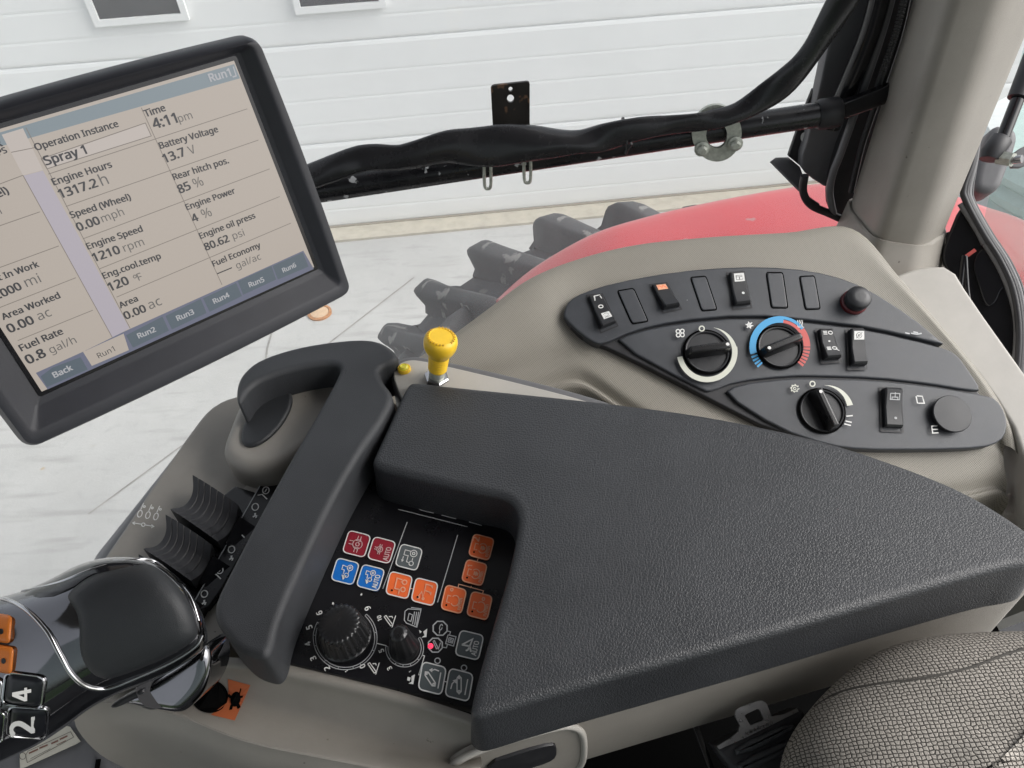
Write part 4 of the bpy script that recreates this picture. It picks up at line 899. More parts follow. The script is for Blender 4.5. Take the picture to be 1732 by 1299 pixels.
for cx, cy in ((128, 1072), (175, 1080), (222, 1088)):
    M.stroke([DK.P(*p, .0005) for p in ellipse(*ZD(cx, cy), 3.6, 6.0, 20, 14)], UPZ, .0009, closed=True)
    M.stroke([DK.P(*p, .0005) for p in (ZD(cx + 5, cy - 24), ZD(cx + 22, cy - 62))], UPZ, .0009)
    M.stroke([DK.P(*p, .0005) for p in ellipse(*ZD(cx + 26, cy - 42), 1.6, 1.6, 0, 8)], UPZ, .0009, closed=True)
M.stroke([DK.P(*p, .0005) for p in (ZD(88, 1125), ZD(135, 1133))], UPZ, .0009); M.stroke([DK.P(*p, .0005) for p in (ZD(162, 1138), ZD(208, 1146))], UPZ, .0009)
M.stroke([DK.P(*p, .0005) for p in ellipse(*ZD(148, 1136), 3, 3, 0, 10)], UPZ, .0009, closed=True)
for a, b, c in ((ZD(100, 1118), ZD(86, 1125), ZD(98, 1136)), (ZD(196, 1136), ZD(210, 1147), ZD(194, 1155))): M.stroke([DK.P(*p, .0005) for p in (a, b, c)], UPZ, .0009)
M.build('deck_symbol', white_p, arm)
# ridged finger levers
leverm = mat('lever_rubber', (.020, .020, .023), .58, var=.15, varscale=80)
def valve_lever(h1, h2, e, lab):
    zb = HZ(ZP - .030); a = zb.P(*h1); b = zb.P(*h2); ev = zb.P(h1[0] + e[0], h1[1] + e[1]) - a
    ns, nt = 18, 57; top = []; 
    for i in range(ns):
        s = i / (ns - 1); u = 2 * s - 1; row = []
        dip = .011 * abs(u) ** 2.4 - .002 * max(0, abs(u) - .86) / .14
        for j in range(nt):
            t = j / (nt - 1); gr = .0009 if (j % 8 == 0 and 0 < j < nt - 1) else 0
            p = a + (b - a) * (s + .05 * (1 - u * u) * t * 0) + ev * (t + .10 * (1 - u * u) * (1 - t)) + UPZ * (dip - gr - .010 * t * t - .012); row.append(p)
        top.append(row)
    M = MB()
    loops = []
    for i in range(ns):   # closed section: top row then its underside
        under = [V((p.x, p.y, ZP - .056)) for p in reversed(top[i])]; loops.append(top[i] + under)
    M.rings(loops); o = M.build('valve_lever', leverm, arm, 40, lab)
    # stem and flap behind it
    c = (a + b) / 2 + ev; d = (b - a) * .36
    M = MB(); M.rings([[c - d - UPZ * .022, c + d - UPZ * .024, c + d - UPZ * .045, c - d - UPZ * .043], [c - d + ev * .42 - UPZ * .026, c + d + ev * .42 - UPZ * .028, c + d + ev * .42 - UPZ * .05, c - d + ev * .42 - UPZ * .05]]); M.build('lever_flap', glossblk, o)
    M = MB(); m2 = (a + b) / 2 + ev * .5; M.box(m2 - UPZ * .044, (b - a) * .22, ev * .42, UPZ * .012); M.build('lever_stem', rubber, o)
for k in range(4):
    dx, dy = -46.0 * k, 67.0 * k
    valve_lever((324 + dx, 800 + dy), (286 + dx, 858 + dy), (72, 40), None)
# far trim plate with pilot lamp and knob
tpz = HZ(ZP - .010)
slab('trim_border', [(662, 650), (660, 628), (668, 610), (684, 602), (710, 600), (770, 612), (880, 637), (1000, 668), (1060, 690), (1060, 740), (700, 720)], HZ(ZP - .014), .04, .005, greytrim, arm, it=2)
slab('trim_plate', [(668, 650), (664, 630), (672, 616), (690, 608), (712, 609), (770, 622), (880, 648), (1000, 679), (1050, 700), (1050, 740), (700, 720)], tpz, .012, .0015, beigelite, arm, it=2, segs=3)
lc = tpz.P(684, 626); M = MB(); M.lathe(lc, UPZ, [(.0066, 0), (.0066, .003), (.0058, .004), (.0052, .0036)], 24); M.build('lamp_bezel', yellow, arm, 40)
M = MB(); M.lathe(lc, UPZ, [(.0052, .001), (.0048, .0045), (.0032, .0062), (.0025, .0055), (0, .0055)], 24); M.build('pilot_lamp', lampyel, arm, 50)
kb = tpz.P(738, 642); kt = V((0, 0, 1))
ka = (VY(kb.y).P(744, 590) - kb).normalized()
M = MB(); M.lathe(kb, ka, [(.0125, 0), (.0125, .0045), (.011, .0055), (0, .0055)], 6); M.build('hex_nut', chromelite, arm, 20)
M = MB(); M.lathe(kb, ka, [(.0078, .004), (.0078, .020)], 20); M.build('knob_stem', steel, arm, 60)
M = MB(); pr = [(.0085, .014), (.0092, .015)]
for k in range(7): pr += [(.0094 + k * .00012, .017 + k * .0024), (.0090 + k * .00012, .0178 + k * .0024), (.0094 + k * .00014, .0190 + k * .0024)]
pr += [(.0115, .036), (.0140, .040), (.0158, .045), (.0162, .050), (.0155, .054), (.0135, .0565), (.0115, .0572), (.0110, .0566), (0, .0566)]
M.lathe(kb, ka, pr, 36); yk = M.build('pull_knob', yellow, arm, 45, 'yellow mushroom pull knob on a steel stem')
tl = kb + ka * .0568; un = ka.orthogonal().normalized(); wn_ = ka.cross(un)
M = MB()
for k in range(26):
    t = 2 * math.pi * k / 26
    if k in (5, 6, 18, 19): continue
    c = tl + (un * math.cos(t) + wn_ * math.sin(t)) * .0125 + ka * .0003; M.box(c, (un * math.cos(t) + wn_ * math.sin(t)) * .0009, (-un * math.sin(t) + wn_ * math.cos(t)) * .0007, ka * .0004)
M.build('knob_lettering', mat('raised_yellow', (.55, .30, .01), .5), yk)

# ------------------------------------------------------------------ control panel: keys, knobs, prints
N1 = zt(540, 860, .19630); N2 = zt(460, 980, .23095)
def pp(x, y, h=0.): return PNL.P(x, y, h)
def key(c, ax_, ay_, m, bm=None, r=.42):
    pts = rquad(c, ax_, ay_, r, 5); o = slab3('panel_key', [pp(x, y, .0011) for x, y in pts], UPZ, .0011, .0003, m, arm, segs=2)
    M = MB(); M.stroke([pp(x, y, .0015) for x, y in pts], UPZ, .0010, closed=True); M.build('key_border', bm or white_p, o); return o
def K(c, a=(94, 24), b=(-29, 93), f=N1, s=.19630): return f(*c), (a[0] * s, a[1] * s), (b[0] * s, b[1] * s)
def icon(o, kc, lines, m, w=.0007, fills=(), texts=()):
    c, a, b = kc; M = MB(); P = lambda u, v: pp(c[0] + u * a[0] + v * b[0], c[1] + u * a[1] + v * b[1], .0016)
    for l in lines: M.stroke([P(*p) for p in l], UPZ, w)
    for l in fills: M.poly([P(*p) for p in l], UPZ)
    for s_, p0, p1, hk in texts: text_into(M, s_, P(*p0), P(*p1), UPZ, hk, 0, bold=True)
    return M.build('key_icon', m, o)
def cc(u, v, r, n=14, rv=None): return [(u + r * math.cos(2 * math.pi * i / n), v + (rv or r) * math.sin(2 * math.pi * i / n)) for i in range(n + 1)]
pinkp = mat('pale_pink_print', (.62, .42, .42), .5)
def diff(u, v, s): return [cc(u, v, .42 * s), cc(u, v, .16 * s, 10), [(u - .40 * s, v - .18 * s), (u - .78 * s, v - .18 * s)], [(u - .42 * s, v + .12 * s), (u - .78 * s, v + .12 * s)], [(u - .12 * s, v - .42 * s), (u - .12 * s, v - .75 * s)], [(u + .14 * s, v - .42 * s), (u + .14 * s, v - .75 * s)], [(u - .12 * s, v + .42 * s), (u - .12 * s, v + .75 * s)], [(u + .14 * s, v + .42 * s), (u + .14 * s, v + .75 * s)], [(u - .28 * s, v - .3 * s), (u + .28 * s, v - .3 * s)], [(u - .28 * s, v + .3 * s), (u + .28 * s, v + .3 * s)]]
AUTO = lambda u: [('AUTO', (u, .80), (u, -.42), 1.25)]
k1 = K((325, 313)); o = key(*k1, red_b); icon(o, k1, diff(.08, .02, 1.0), pinkp)
k2 = K((540, 367)); o = key(*k2, red_b); icon(o, k2, diff(-.18, -.02, .62), pinkp); icon(o, k2, [], pinkp, texts=AUTO(.78))
trac = lambda u, v, s: [cc(u + .35 * s, v - .42 * s, .26 * s), cc(u + .35 * s, v - .42 * s, .09 * s, 8), [(u + .1 * s, v - .45 * s), (u - .35 * s, v - .5 * s), (u - .35 * s, v - .1 * s), (u - .1 * s, v - .1 * s), (u - .1 * s, v + .3 * s)], [(u + .35 * s, v - .16 * s), (u + .32 * s, v + .2 * s)], cc(u + .22 * s, v + .34 * s, .2 * s, 10)]
arrow = lambda u, v, s: [(u - .26 * s, v), (u + .26 * s, v), (u + .02 * s, v + .48 * s)]
k3 = K((226, 550)); o = key(*k3, blue_b); icon(o, k3, trac(.0, .0, .95), white_p, fills=[arrow(.02, .36, .9)])
k4 = K((445, 605)); o = key(*k4, blue_b); icon(o, k4, trac(-.22, -.10, .85), white_p, fills=[arrow(-.2, .26, .8)]); icon(o, k4, [], white_p, texts=AUTO(.78))
k5 = K((775, 428), (92, 24), (-27, 92)); o = key(*k5, grey_b); icon(o, k5, [cc(.32, -.42, .30), cc(.32, -.42, .12, 8), [(.02, -.55), (-.5, -.55), (-.5, -.1), (-.1, -.1), (-.1, .45), (.15, .5)], cc(.35, .50, .2, 10), [(-.5, .05), (-.5, .45)], [(.36, .0), (.36, .25)]], white_p, fills=[arrow(-.5, .35, .5)])
k6 = K((690, 668), (95, 24), (-22, 96)); o = key(*k6, orange_b); icon(o, k6, [[(.18, -.5), (-.30, -.55), (-.30, .38), (.25, .38)], cc(.42, -.35, .20, 10), cc(.42, .30, .20, 10), [(.1, -.3), (.22, -.3)], [(.12, .38), (.12, .82)]], orange_p, .0010)
k7 = K((910, 725), (95, 24), (-22, 98)); o = key(*k7, orange_b); icon(o, k7, [[(-.45, .55), (-.25, .05), (-.02, .60), (-.02, -.65), (.62, -.62)], [(-.02, -.1), (.55, -.05)], cc(-.42, .6, .09, 8), cc(0, .62, .09, 8)], orange_p, .0009, fills=[[(.62, -.62), (.62, -.4), (.4, -.6)], [(.6, -.1), (.62, .2), (.38, -.04)]])
eng = lambda u, v, s: [[(u - .3 * s, v - .30 * s), (u - .62 * s, v - .30 * s), (u - .62 * s, v + .28 * s), (u - .3 * s, v + .28 * s)]] + [[(u + .18 * s + .42 * s * math.cos(t), v + .46 * s * math.sin(t)) for t in [math.radians(a) for a in range(-140, 141, 20)]]]
for c, n_ in (((1398, 340), '2'), ((1338, 560), '1'), ((1160, 790), None), ((1382, 845), None)):
    kk = K(c, (88, 23), (-24, 92) if n_ else (-24, 102)); o = key(*kk, orange_b, orange_p); icon(o, kk, eng(-.02, .10, .95), orange_p, .0008, texts=[('n/min', (.84, .72), (.84, -.25), 1.1)] + ([(n_, (-.36, -.42), (-.36, -.78), 1.0)] if n_ else []))
    if n_: icon(o, kk, [[(.02, .22), (.02, -.10)], [(.18, .25), (.18, -.12)], [(.32, .2), (.32, -.05)]], orange_p, .0012)
    else: icon(o, kk, [cc(-.38 if c[0] < 1300 else .22, -.72 if c[0] < 1300 else -.60, .12, 8)], orange_p, .0009)
    icon(o, kk, [], hole, fills=[cc(-.55, .62, .09, 8)[:-1]])
for kk in (k6, k7): 
    M = MB(); P = lambda u, v: pp(kk[0][0] + u * kk[1][0] + v * kk[2][0], kk[0][1] + u * kk[1][1] + v * kk[2][1], .0017); M.poly([P(*q) for q in cc(-.5, .60, .09, 8)[:-1]], UPZ); M.build('key_lamp', hole, arm)
k8 = K((1295, 1185), (100, 24), (-24, 106)); o = key(*k8, grey_b); icon(o, k8, [[(-.62, .12), (.15, -.52), (.05, .08), (-.62, .12)], [(.05, .08), (.25, .5)], [(.06, .1), (-.05, .42), (-.2, .5)]], white_p, .0014); icon(o, k8, [], white_p, texts=[('AUTO', (.74, .72), (.74, -.45), 1.25)])
for c, up in (((1175, 730), 1), ((1372, 778), 0)):
    kk = K(c, (86, 22), (-18, 100), N2, .23095); o = key(*kk, grey_b)
    P1, P2 = ((-.52, -.22), (.22, .40)) if up else ((-.10, -.48), (.10, .48)); d = V((P2[0] - P1[0], P2[1] - P1[1])).normalized(); pr_ = V((-d.y, d.x)) * .17
    cap = [(P1[0] + pr_.x, P1[1] + pr_.y), (P2[0] + pr_.x, P2[1] + pr_.y), (P2[0] + d.x * .16, P2[1] + d.y * .16), (P2[0] - pr_.x, P2[1] - pr_.y), (P1[0] - pr_.x, P1[1] - pr_.y), (P1[0] - d.x * .16, P1[1] - d.y * .16)]
    icon(o, kk, [cap + [cap[0]], cc(P1[0], P1[1], .06, 8), cc(P2[0], P2[1], .08, 8), [(.62, -.55), (.62, .62)], ([(.45, -.62), (.1, -.66), (-.2, -.5)] if up else [(-.62, .45), (-.58, .05), (-.36, -.22)])], white_p, .0009, fills=[[(-.38, -.52), (-.12, -.72), (-.08, -.4)] if up else [(-.6, -.18), (-.28, -.36), (-.22, -.02)]])
    lx, ly = N2(*((1213, 598) if up else (1407, 650))); M = MB(); M.stroke([pp(x, y, .0006) for x, y in ellipse(lx, ly, 4.6, 4.6, 0, 16)], UPZ, .0008, closed=True); M.build('lamp_ring', greyline, arm)
def pprint(name, strokes, m=white_p, w=.0007, polys=(), texts=()):
    M = MB()
    for s_ in strokes: M.stroke([pp(x, y, .0005) for x, y in s_], UPZ, w)
    for p_ in polys: M.poly([pp(x, y, .0005) for x, y in p_], UPZ)
    for s_, a, b, hk in texts: text_into(M, s_, pp(*a), pp(*b), UPZ, hk, .0005, bold=True)
    return M.build(name, m, arm)
pprint('panel_line', [[N1(758, 120), N1(548, 695)]], greyline); pprint('panel_line', [[N1(1193, 232), N1(1020, 812)]], greyline); pprint('panel_line', [[N1(680, 10), N1(1278, 160)]], greyline)
pprint('panel_line', [[N1(1370, 432), N1(1362, 455)], [N1(1312, 672), N1(1300, 688)], [N1(1195, 690), N1(1203, 655), N1(1415, 712), N1(1405, 745)], [N1(788, 690), N1(812, 698)]], orange_p)
pprint('panel_line', [[N2(768, 470), N2(840, 488)], [N2(1105, 558), N2(1118, 562), N2(1075, 700), N2(1088, 703)], [N2(1262, 748), N2(1290, 756)]], white_p)
pprint('panel_line', [[N1(855, 2), N1(880, 18), N1(985, 42)], [N1(1055, 60), N1(1180, 92)], [N1(1290, 118), N1(1400, 150)]], greyline, .0008)
# scales
BC = N2(537, 430); SC_ = N2(972, 505)
def scale(name, c, r0, r1, a0, a1, ticks):
    st_ = [arcpts(c[0], c[1], r, r * 1.0, a0, a1, 40) for r in (r0, r1)]
    st_ += [[(c[0] + r0 * math.cos(math.radians(t)), c[1] + r0 * math.sin(math.radians(t))), (c[0] + r1 * math.cos(math.radians(t)), c[1] + r1 * math.sin(math.radians(t)))] for t in ticks]; pprint(name, st_, greyline, .0006)
scale('depth_scale', BC, 50, 54, -48, 210, (-48, -10, 24, 60, 75, 103, 131, 165, 185, 209)); scale('speed_scale', SC_, 28, 32, -35, 185, (-35, 40, 70, 95, 120, 145, 185))
def digit(s_, z0, z1, m=white_p): pprint('scale_number', [], m, texts=[(s_, N2(*z0), N2(*z1), 1.0)])
for s_, z0, z1 in (('0', (686, 640), (678, 618)), ('1', (558, 674), (552, 656)), ('2', (428, 655), (420, 632)), ('3', (326, 582), (318, 560)), ('4', (286, 478), (278, 454)), ('5', (298, 356), (292, 333)), ('6', (372, 250), (364, 228)), ('9', (725, 216), (716, 194)), ('10', (806, 300), (798, 264)), ('5', (822, 528), (816, 508)), ('3', (882, 655), (874, 636)), ('1', (1022, 676), (1016, 662))): digit(s_, z0, z1)
pprint('scale_tick', [], white_p, polys=[ellipse(*N2(448, 178), 2, 2.2, 0, 8), ellipse(*N2(656, 112), 1.6, 2.2, 30, 8)])
lift = lambda x, y, s: [[N2(x - 40 * s, y - 30 * s), N2(x + 8 * s, y + 38 * s), N2(x + 22 * s, y + 28 * s), N2(x - 26 * s, y - 38 * s), N2(x - 40 * s, y - 30 * s)], [N2(x + 45 * s, y - 38 * s), N2(x + 18 * s, y + 48 * s)], [N2(x - 5 * s, y - 30 * s), N2(x + 18 * s, y - 32 * s), N2(x + 22 * s, y - 18 * s)]]
pprint('lift_symbol', lift(862, 305, 1)); pprint('lower_symbol', lift(742, 650, 1)); pprint('field_symbol', [[N2(975, 235), N2(998, 218), N2(1092, 225), N2(1062, 352), N2(985, 322), N2(970, 300), N2(975, 235)], [N2(1005, 250), N2(1030, 262), N2(1018, 310), N2(995, 300), N2(1005, 250)], [N2(1045, 238), N2(1030, 330)], [N2(1060, 240), N2(1046, 335)], [N2(1075, 240), N2(1058, 345)], [N2(1020, 208), N2(1096, 218)]], greyline)
pprint('tractor_symbol', [], white_p, polys=[[N2(1108, 385), N2(1138, 362), N2(1132, 425), N2(1095, 428), N2(1118, 412)], [N2(1078, 372), N2(1098, 385), N2(1084, 398)]]); pprint('tractor_symbol', [], white_p, polys=[[N2(1022, 710), N2(1048, 698), N2(1036, 770), N2(1000, 765), N2(1022, 752)], [N2(995, 715), N2(1018, 722), N2(1008, 748), N2(990, 740)]])
octa = lambda x, y, r: [N2(x + r * math.cos(math.radians(22.5 + 45 * k)), y + r * math.sin(math.radians(22.5 + 45 * k))) for k in range(9)]
pprint('octagon_symbol', [octa(1232, 360, 55)], greyline, .0010); pprint('octagon_symbol', [octa(1197, 484, 55)], greyline, .0010)
pprint('octagon_symbol', [ellipse(*N2(1238, 352), 2.2, 5, 15, 12), [N2(1230, 375), N2(1226, 398)], [N2(1180, 455), N2(1205, 510), N2(1217, 504), N2(1190, 450), N2(1180, 455)], [N2(1235, 465), N2(1218, 515)], [N2(1285, 380), N2(1308, 386), N2(1300, 412)], [N2(1250, 498), N2(1278, 503), N2(1286, 478)]], greyline, .0007)
pprint('lock_symbol', [[N2(1290, 408), N2(1348, 422), N2(1330, 490), N2(1272, 472), N2(1290, 408)], [N2(1298, 428), N2(1330, 437), N2(1322, 468), N2(1290, 460), N2(1298, 428)], ellipse(*N2(1312, 448), 2, 2, 0, 8)], greyline, .0008)
lc = pp(*N2(1162, 490)); M = MB(); M.lathe(lc, UPZ, [(.0022, .0002), (.0021, .0009), (.0014, .0014), (0, .0015)], 16); M.build('red_lamp', ledred, arm, 50)
# ribbed rotary knobs
def ribknob(c, rpx, h, tilt, nm, nr, kr, tp=.8):
    cb = pp(*c); rad = (pp(c[0] + rpx, c[1]) - cb).length; axd = V((tilt[0], tilt[1], 1)).normalized()
    rip = lambda a, hh: 1 if (hh < h * .16 or hh > h * .99) else 1 + kr * max(-1, min(1, 2.2 * math.cos(nr * a)))
    M = MB(); M.lathe(cb, axd, [(rad * 1.02, 0), (rad * 1.02, h * .12), (rad * .97, h * .15), (rad * .94, h * .2), (rad * (tp + .02), h * .88), (rad * tp, h * .94), (rad * (tp - .04), h * .975), (rad * (tp - .08), h * .99), (rad * (tp - .2), h * 1.02), (rad * .3, h * 1.05), (rad * .001, h * 1.06)], nr * 8, rip); return M.build(nm, knobblk, arm, 50)
ribknob(N2(540, 432), 43, .026, (-.02, .0), 'rotary_knob', 24, .03); ribknob(N2(972, 510), 25, .028, (-.02, .0), 'rotary_knob', 12, .025, .62)
# socket and turtle sticker at the front of the tray
sc0 = ontray(355, 1178); M = MB(); ho = ellipse(355, 1178, 31, 28, 0, 36)
M.rings([[ontray(x, y, -.002) for x, y in ho], [ontray(x, y, .0010) for x, y in ho], [ontray(355 + (x - 355) * .94, 1178 + (y - 1178) * .94, .0012) for x, y in ho], [ontray(355 + (x - 355) * .90, 1178 + (y - 1178) * .90, .0003) for x, y in ho]]); M.build('socket_mouth', hole, arm, 40)  # tray stays uncut; the shade inside the hole is this near-black colour
ZC = zt(0, 850, .34642)
so1 = [ZC(1112, 862), ZC(1222, 892), ZC(1146, 1064), ZC(1030, 1036), ZC(1080, 1008), ZC(1106, 968), ZC(1116, 920)]
so1 = [(a[0] + (b[0] - a[0]) * k / 4, a[1] + (b[1] - a[1]) * k / 4) for a, b in zip(so1, so1[1:] + so1[:1]) for k in range(4)]; cx_, cy_ = 392, 1182
M = MB(); M.rings([[ontray(x, y, -.001) for x, y in so1], [ontray(x, y, .0007) for x, y in so1], [ontray(cx_ + (x - cx_) * .6, cy_ + (y - cy_) * .6, .0008) for x, y in so1], [ontray(cx_ + (x - cx_) * .2, cy_ + (y - cy_) * .2, .0008) for x, y in so1]], False, True); stk = M.build('turtle_sticker', sticker_or, arm)
M = MB(); M.poly([ontray(*p, .0014) for p in ellipse(*ZC(1150, 960), 8.5, 13, 12, 20)], UPZ)
for a, b in (((1176, 908), (1168, 938)), ((1186, 945), (1168, 950)), ((1132, 985), (1126, 1012)), ((1114, 938), (1130, 950)), ((1160, 985), (1168, 1004))): M.stroke([ontray(*ZC(*a), .0014), ontray(*ZC(*b), .0014)], UPZ, .0026)
M.build('turtle_print', hole, stk)
# recessed pull latch low on the side shell
e0 = HZ(ZP - .056).P(840, 1240); e1 = HZ(ZP - .056).P(1300, 1108); ed = (e1 - e0); ed.z = 0; ed.normalize(); SN = V((ed.y, -ed.x, 0)); SPL = Plane(e0 + SN * .002, SN)
fo = [(742, 1310), (762, 1284), (800, 1262), (860, 1242), (935, 1221), (962, 1218), (980, 1226), (986, 1244), (984, 1285), (960, 1302), (860, 1330), (780, 1345)]
slab('latch_plate', fo, SPL, .006, .003, beige, arm, it=2, h=.004)
M = MB(); M.tube([SPL.P(x, y, .004) for x, y in chaikin(fo, 2)] , .0028, 8); M.build('latch_rim', beigelite, arm, 60)
slab('latch_slot', [(820, 1278), (880, 1258), (930, 1245), (938, 1250), (938, 1266), (926, 1276), (880, 1290), (826, 1306)], SPL, .004, .001, rubber, arm, it=1, h=.0065, segs=2)

# ================================================================== DRIVE LEVER
LD = .455
lev = thing('drive_lever', 'chrome drive lever with black grip pad and numbered keys', 'lever', tuple(HZ(ZP - .08).P(280, 1190)))
stn = [((351, 1073), (351, 1084), .004), ((346, 1048), (346, 1094), .012), ((334, 1022), (338, 1104), .019), ((305, 980), (310, 1124), .026), ((255, 948), (262, 1150), .031), ((195, 942), (205, 1172), .034), ((135, 954), (155, 1198), .036), ((75, 984), (110, 1230), .037), ((15, 1006), (60, 1262), .037), ((-55, 1018), (0, 1290), .037), ((-140, 1030), (-80, 1330), .033), ((-220, 1060), (-170, 1350), .02)]
R = []
T0 = catmull([V((*s[0], s[2])) for s in stn], 4); B0 = catmull([V((*s[1], s[2])) for s in stn], 4)
for a, b in zip(T0, B0):
    c = (a + b) / 2; hv = (a - b) / 2; ring = []
    for k in range(36):
        t = 2 * math.pi * k / 36; ct, s_ = math.cos(t), math.sin(t)
        x = math.copysign(abs(ct) ** .8, ct); y = math.copysign(abs(s_) ** .8, s_)
        ring.append(atd(c.x + hv.x * x, c.y + hv.y * x, LD - a.z * y))
    R.append(ring)
M = MB(); M.rings(R); body = M.build('grip_body', chrome, lev, 180)
bvh = BVHTree.FromPolygons([v for v in M.v], [f for f in M.f])
def onbody(px, py, h=0.):
    d = ray(px, py).normalized(); hit = bvh.ray_cast(CAM, d)
    if hit[0] is None: return atd(px, py, LD)
    return hit[0] - d * h
def patch(name, px, m, raise_, parent, it=2, rings=7, edge=.35, label=None):
    q = chaikin(px, it) if it else px; cx = sum(p[0] for p in q) / len(q); cy = sum(p[1] for p in q) / len(q); Rr = []
    Rr.append([onbody(x, y, -.0015) for x, y in q])
    for k in range(rings):
        s_ = 1 - k / rings; hh = raise_ * min(1, ((1 - s_) / .12)) ** .5 if k else raise_ * edge
        Rr.append([onbody(cx + (x - cx) * s_, cy + (y - cy) * s_, hh) for x, y in q])
    M = MB(); M.rings(Rr, False, True); return M.build(name, m, parent, 70, label)
patch('grip_pad', [(113, 1006), (135, 985), (165, 968), (205, 957), (240, 952), (262, 957), (290, 978), (315, 1010), (330, 1045), (336, 1068), (330, 1082), (305, 1100), (260, 1122), (210, 1142), (178, 1150), (155, 1140), (138, 1115), (134, 1085), (135, 1060), (130, 1035), (118, 1018)], gripgrey, .0028, lev)
M = MB(); M.tube(catmull([onbody(x, y, .0006) for x, y in [(-20, 1012), (10, 1014), (45, 1032), (78, 1066), (100, 1105), (122, 1142), (150, 1163), (185, 1164), (235, 1145), (290, 1120), (330, 1094), (342, 1074)]], 6), .0013, 8); M.build('rim_bead', chromelite, lev, 60)
M = MB(); M.tube(catmull([onbody(x, y, .0004) for x, y in [(38, 1000), (100, 985), (160, 962), (235, 946), (270, 955), (318, 1004), (336, 1050)]], 6), .0009, 8); M.build('upper_bead', chromelite, lev, 60)
patch('upper_shell', [(30, 1006), (70, 988), (120, 962), (170, 946), (230, 945), (262, 951), (236, 951), (190, 959), (150, 974), (118, 998), (80, 1012)], glossblk, .0012, lev, it=1)
keyblk = mat('key_black', (.010, .011, .014), .3, var=.1)
def levkey(c, a, b, m, txt=None, frame=True):
    o = patch('lever_key', rquad(c, a, b, .4, 4), m, .0030, lev, it=0, rings=5, edge=.6)
    if frame: 
        M = MB(); M.tube([onbody(x, y, .0008) for x, y in rquad(c, (a[0] * 1.12, a[1] * 1.12), (b[0] * 1.12, b[1] * 1.12), .4, 4) + rquad(c, (a[0] * 1.12, a[1] * 1.12), (b[0] * 1.12, b[1] * 1.12), .4, 4)[:1]], .0009, 6); M.build('key_frame', chromelite, o, 60)
    if txt:
        s_, p0, p1 = txt; A = onbody(*p0, .0034); Bq = onbody(*p1, .0034); nn = (CAM - A).normalized(); M = MB(); text_into(M, s_, A, Bq, nn, 1.0, .0, bold=True); M.build('key_number', white_p, o)
    return o
levkey((40, 1168), (30, 4), (-3, 24), keyblk, ('4', (52, 1183), (52, 1163))); levkey((47, 1222), (30, 2), (-2, 23), keyblk, ('2', (58, 1238), (58, 1214)))
levkey((-32, 1172), (30, 4), (-3, 24), keyblk); levkey((-26, 1228), (30, 2), (-2, 23), keyblk)
levkey((0, 1062), (19, 3), (-2, 24), keyor, None, False); levkey((4, 1115), (18, 3), (-2, 23), keyor, None, False)
for x, y in ((2, 1068), (6, 1118)):
    M = MB(); M.poly([onbody(*p, .0036) for p in ellipse(x, y, 4, 5, 0, 12)], -FWD); M.build('key_mark', knobblk, lev)
# chrome shroud and black stem under the grip
SHP = Plane(atd(290, 1155, .485), (-.1, -.75, .75))
slab('shroud', [(196, 1190), (230, 1166), (296, 1130), (338, 1094), (349, 1104), (354, 1134), (342, 1172), (318, 1200), (300, 1212), (262, 1206), (222, 1198)], SHP, .03, .007, chrome, lev, it=2, segs=6)
slab('shroud_clip', [(190, 1190), (212, 1176), (246, 1160), (250, 1170), (216, 1188), (196, 1196)], SHP, .012, .002, rubber, lev, it=1, h=.004)
M = MB(); M.tube([atd(270, 1160, .49), HZ(ZP - .07).P(262, 1168), HZ(ZP - .16).P(250, 1160)], .014, 16); M.build('stem', rubber, lev, 60)

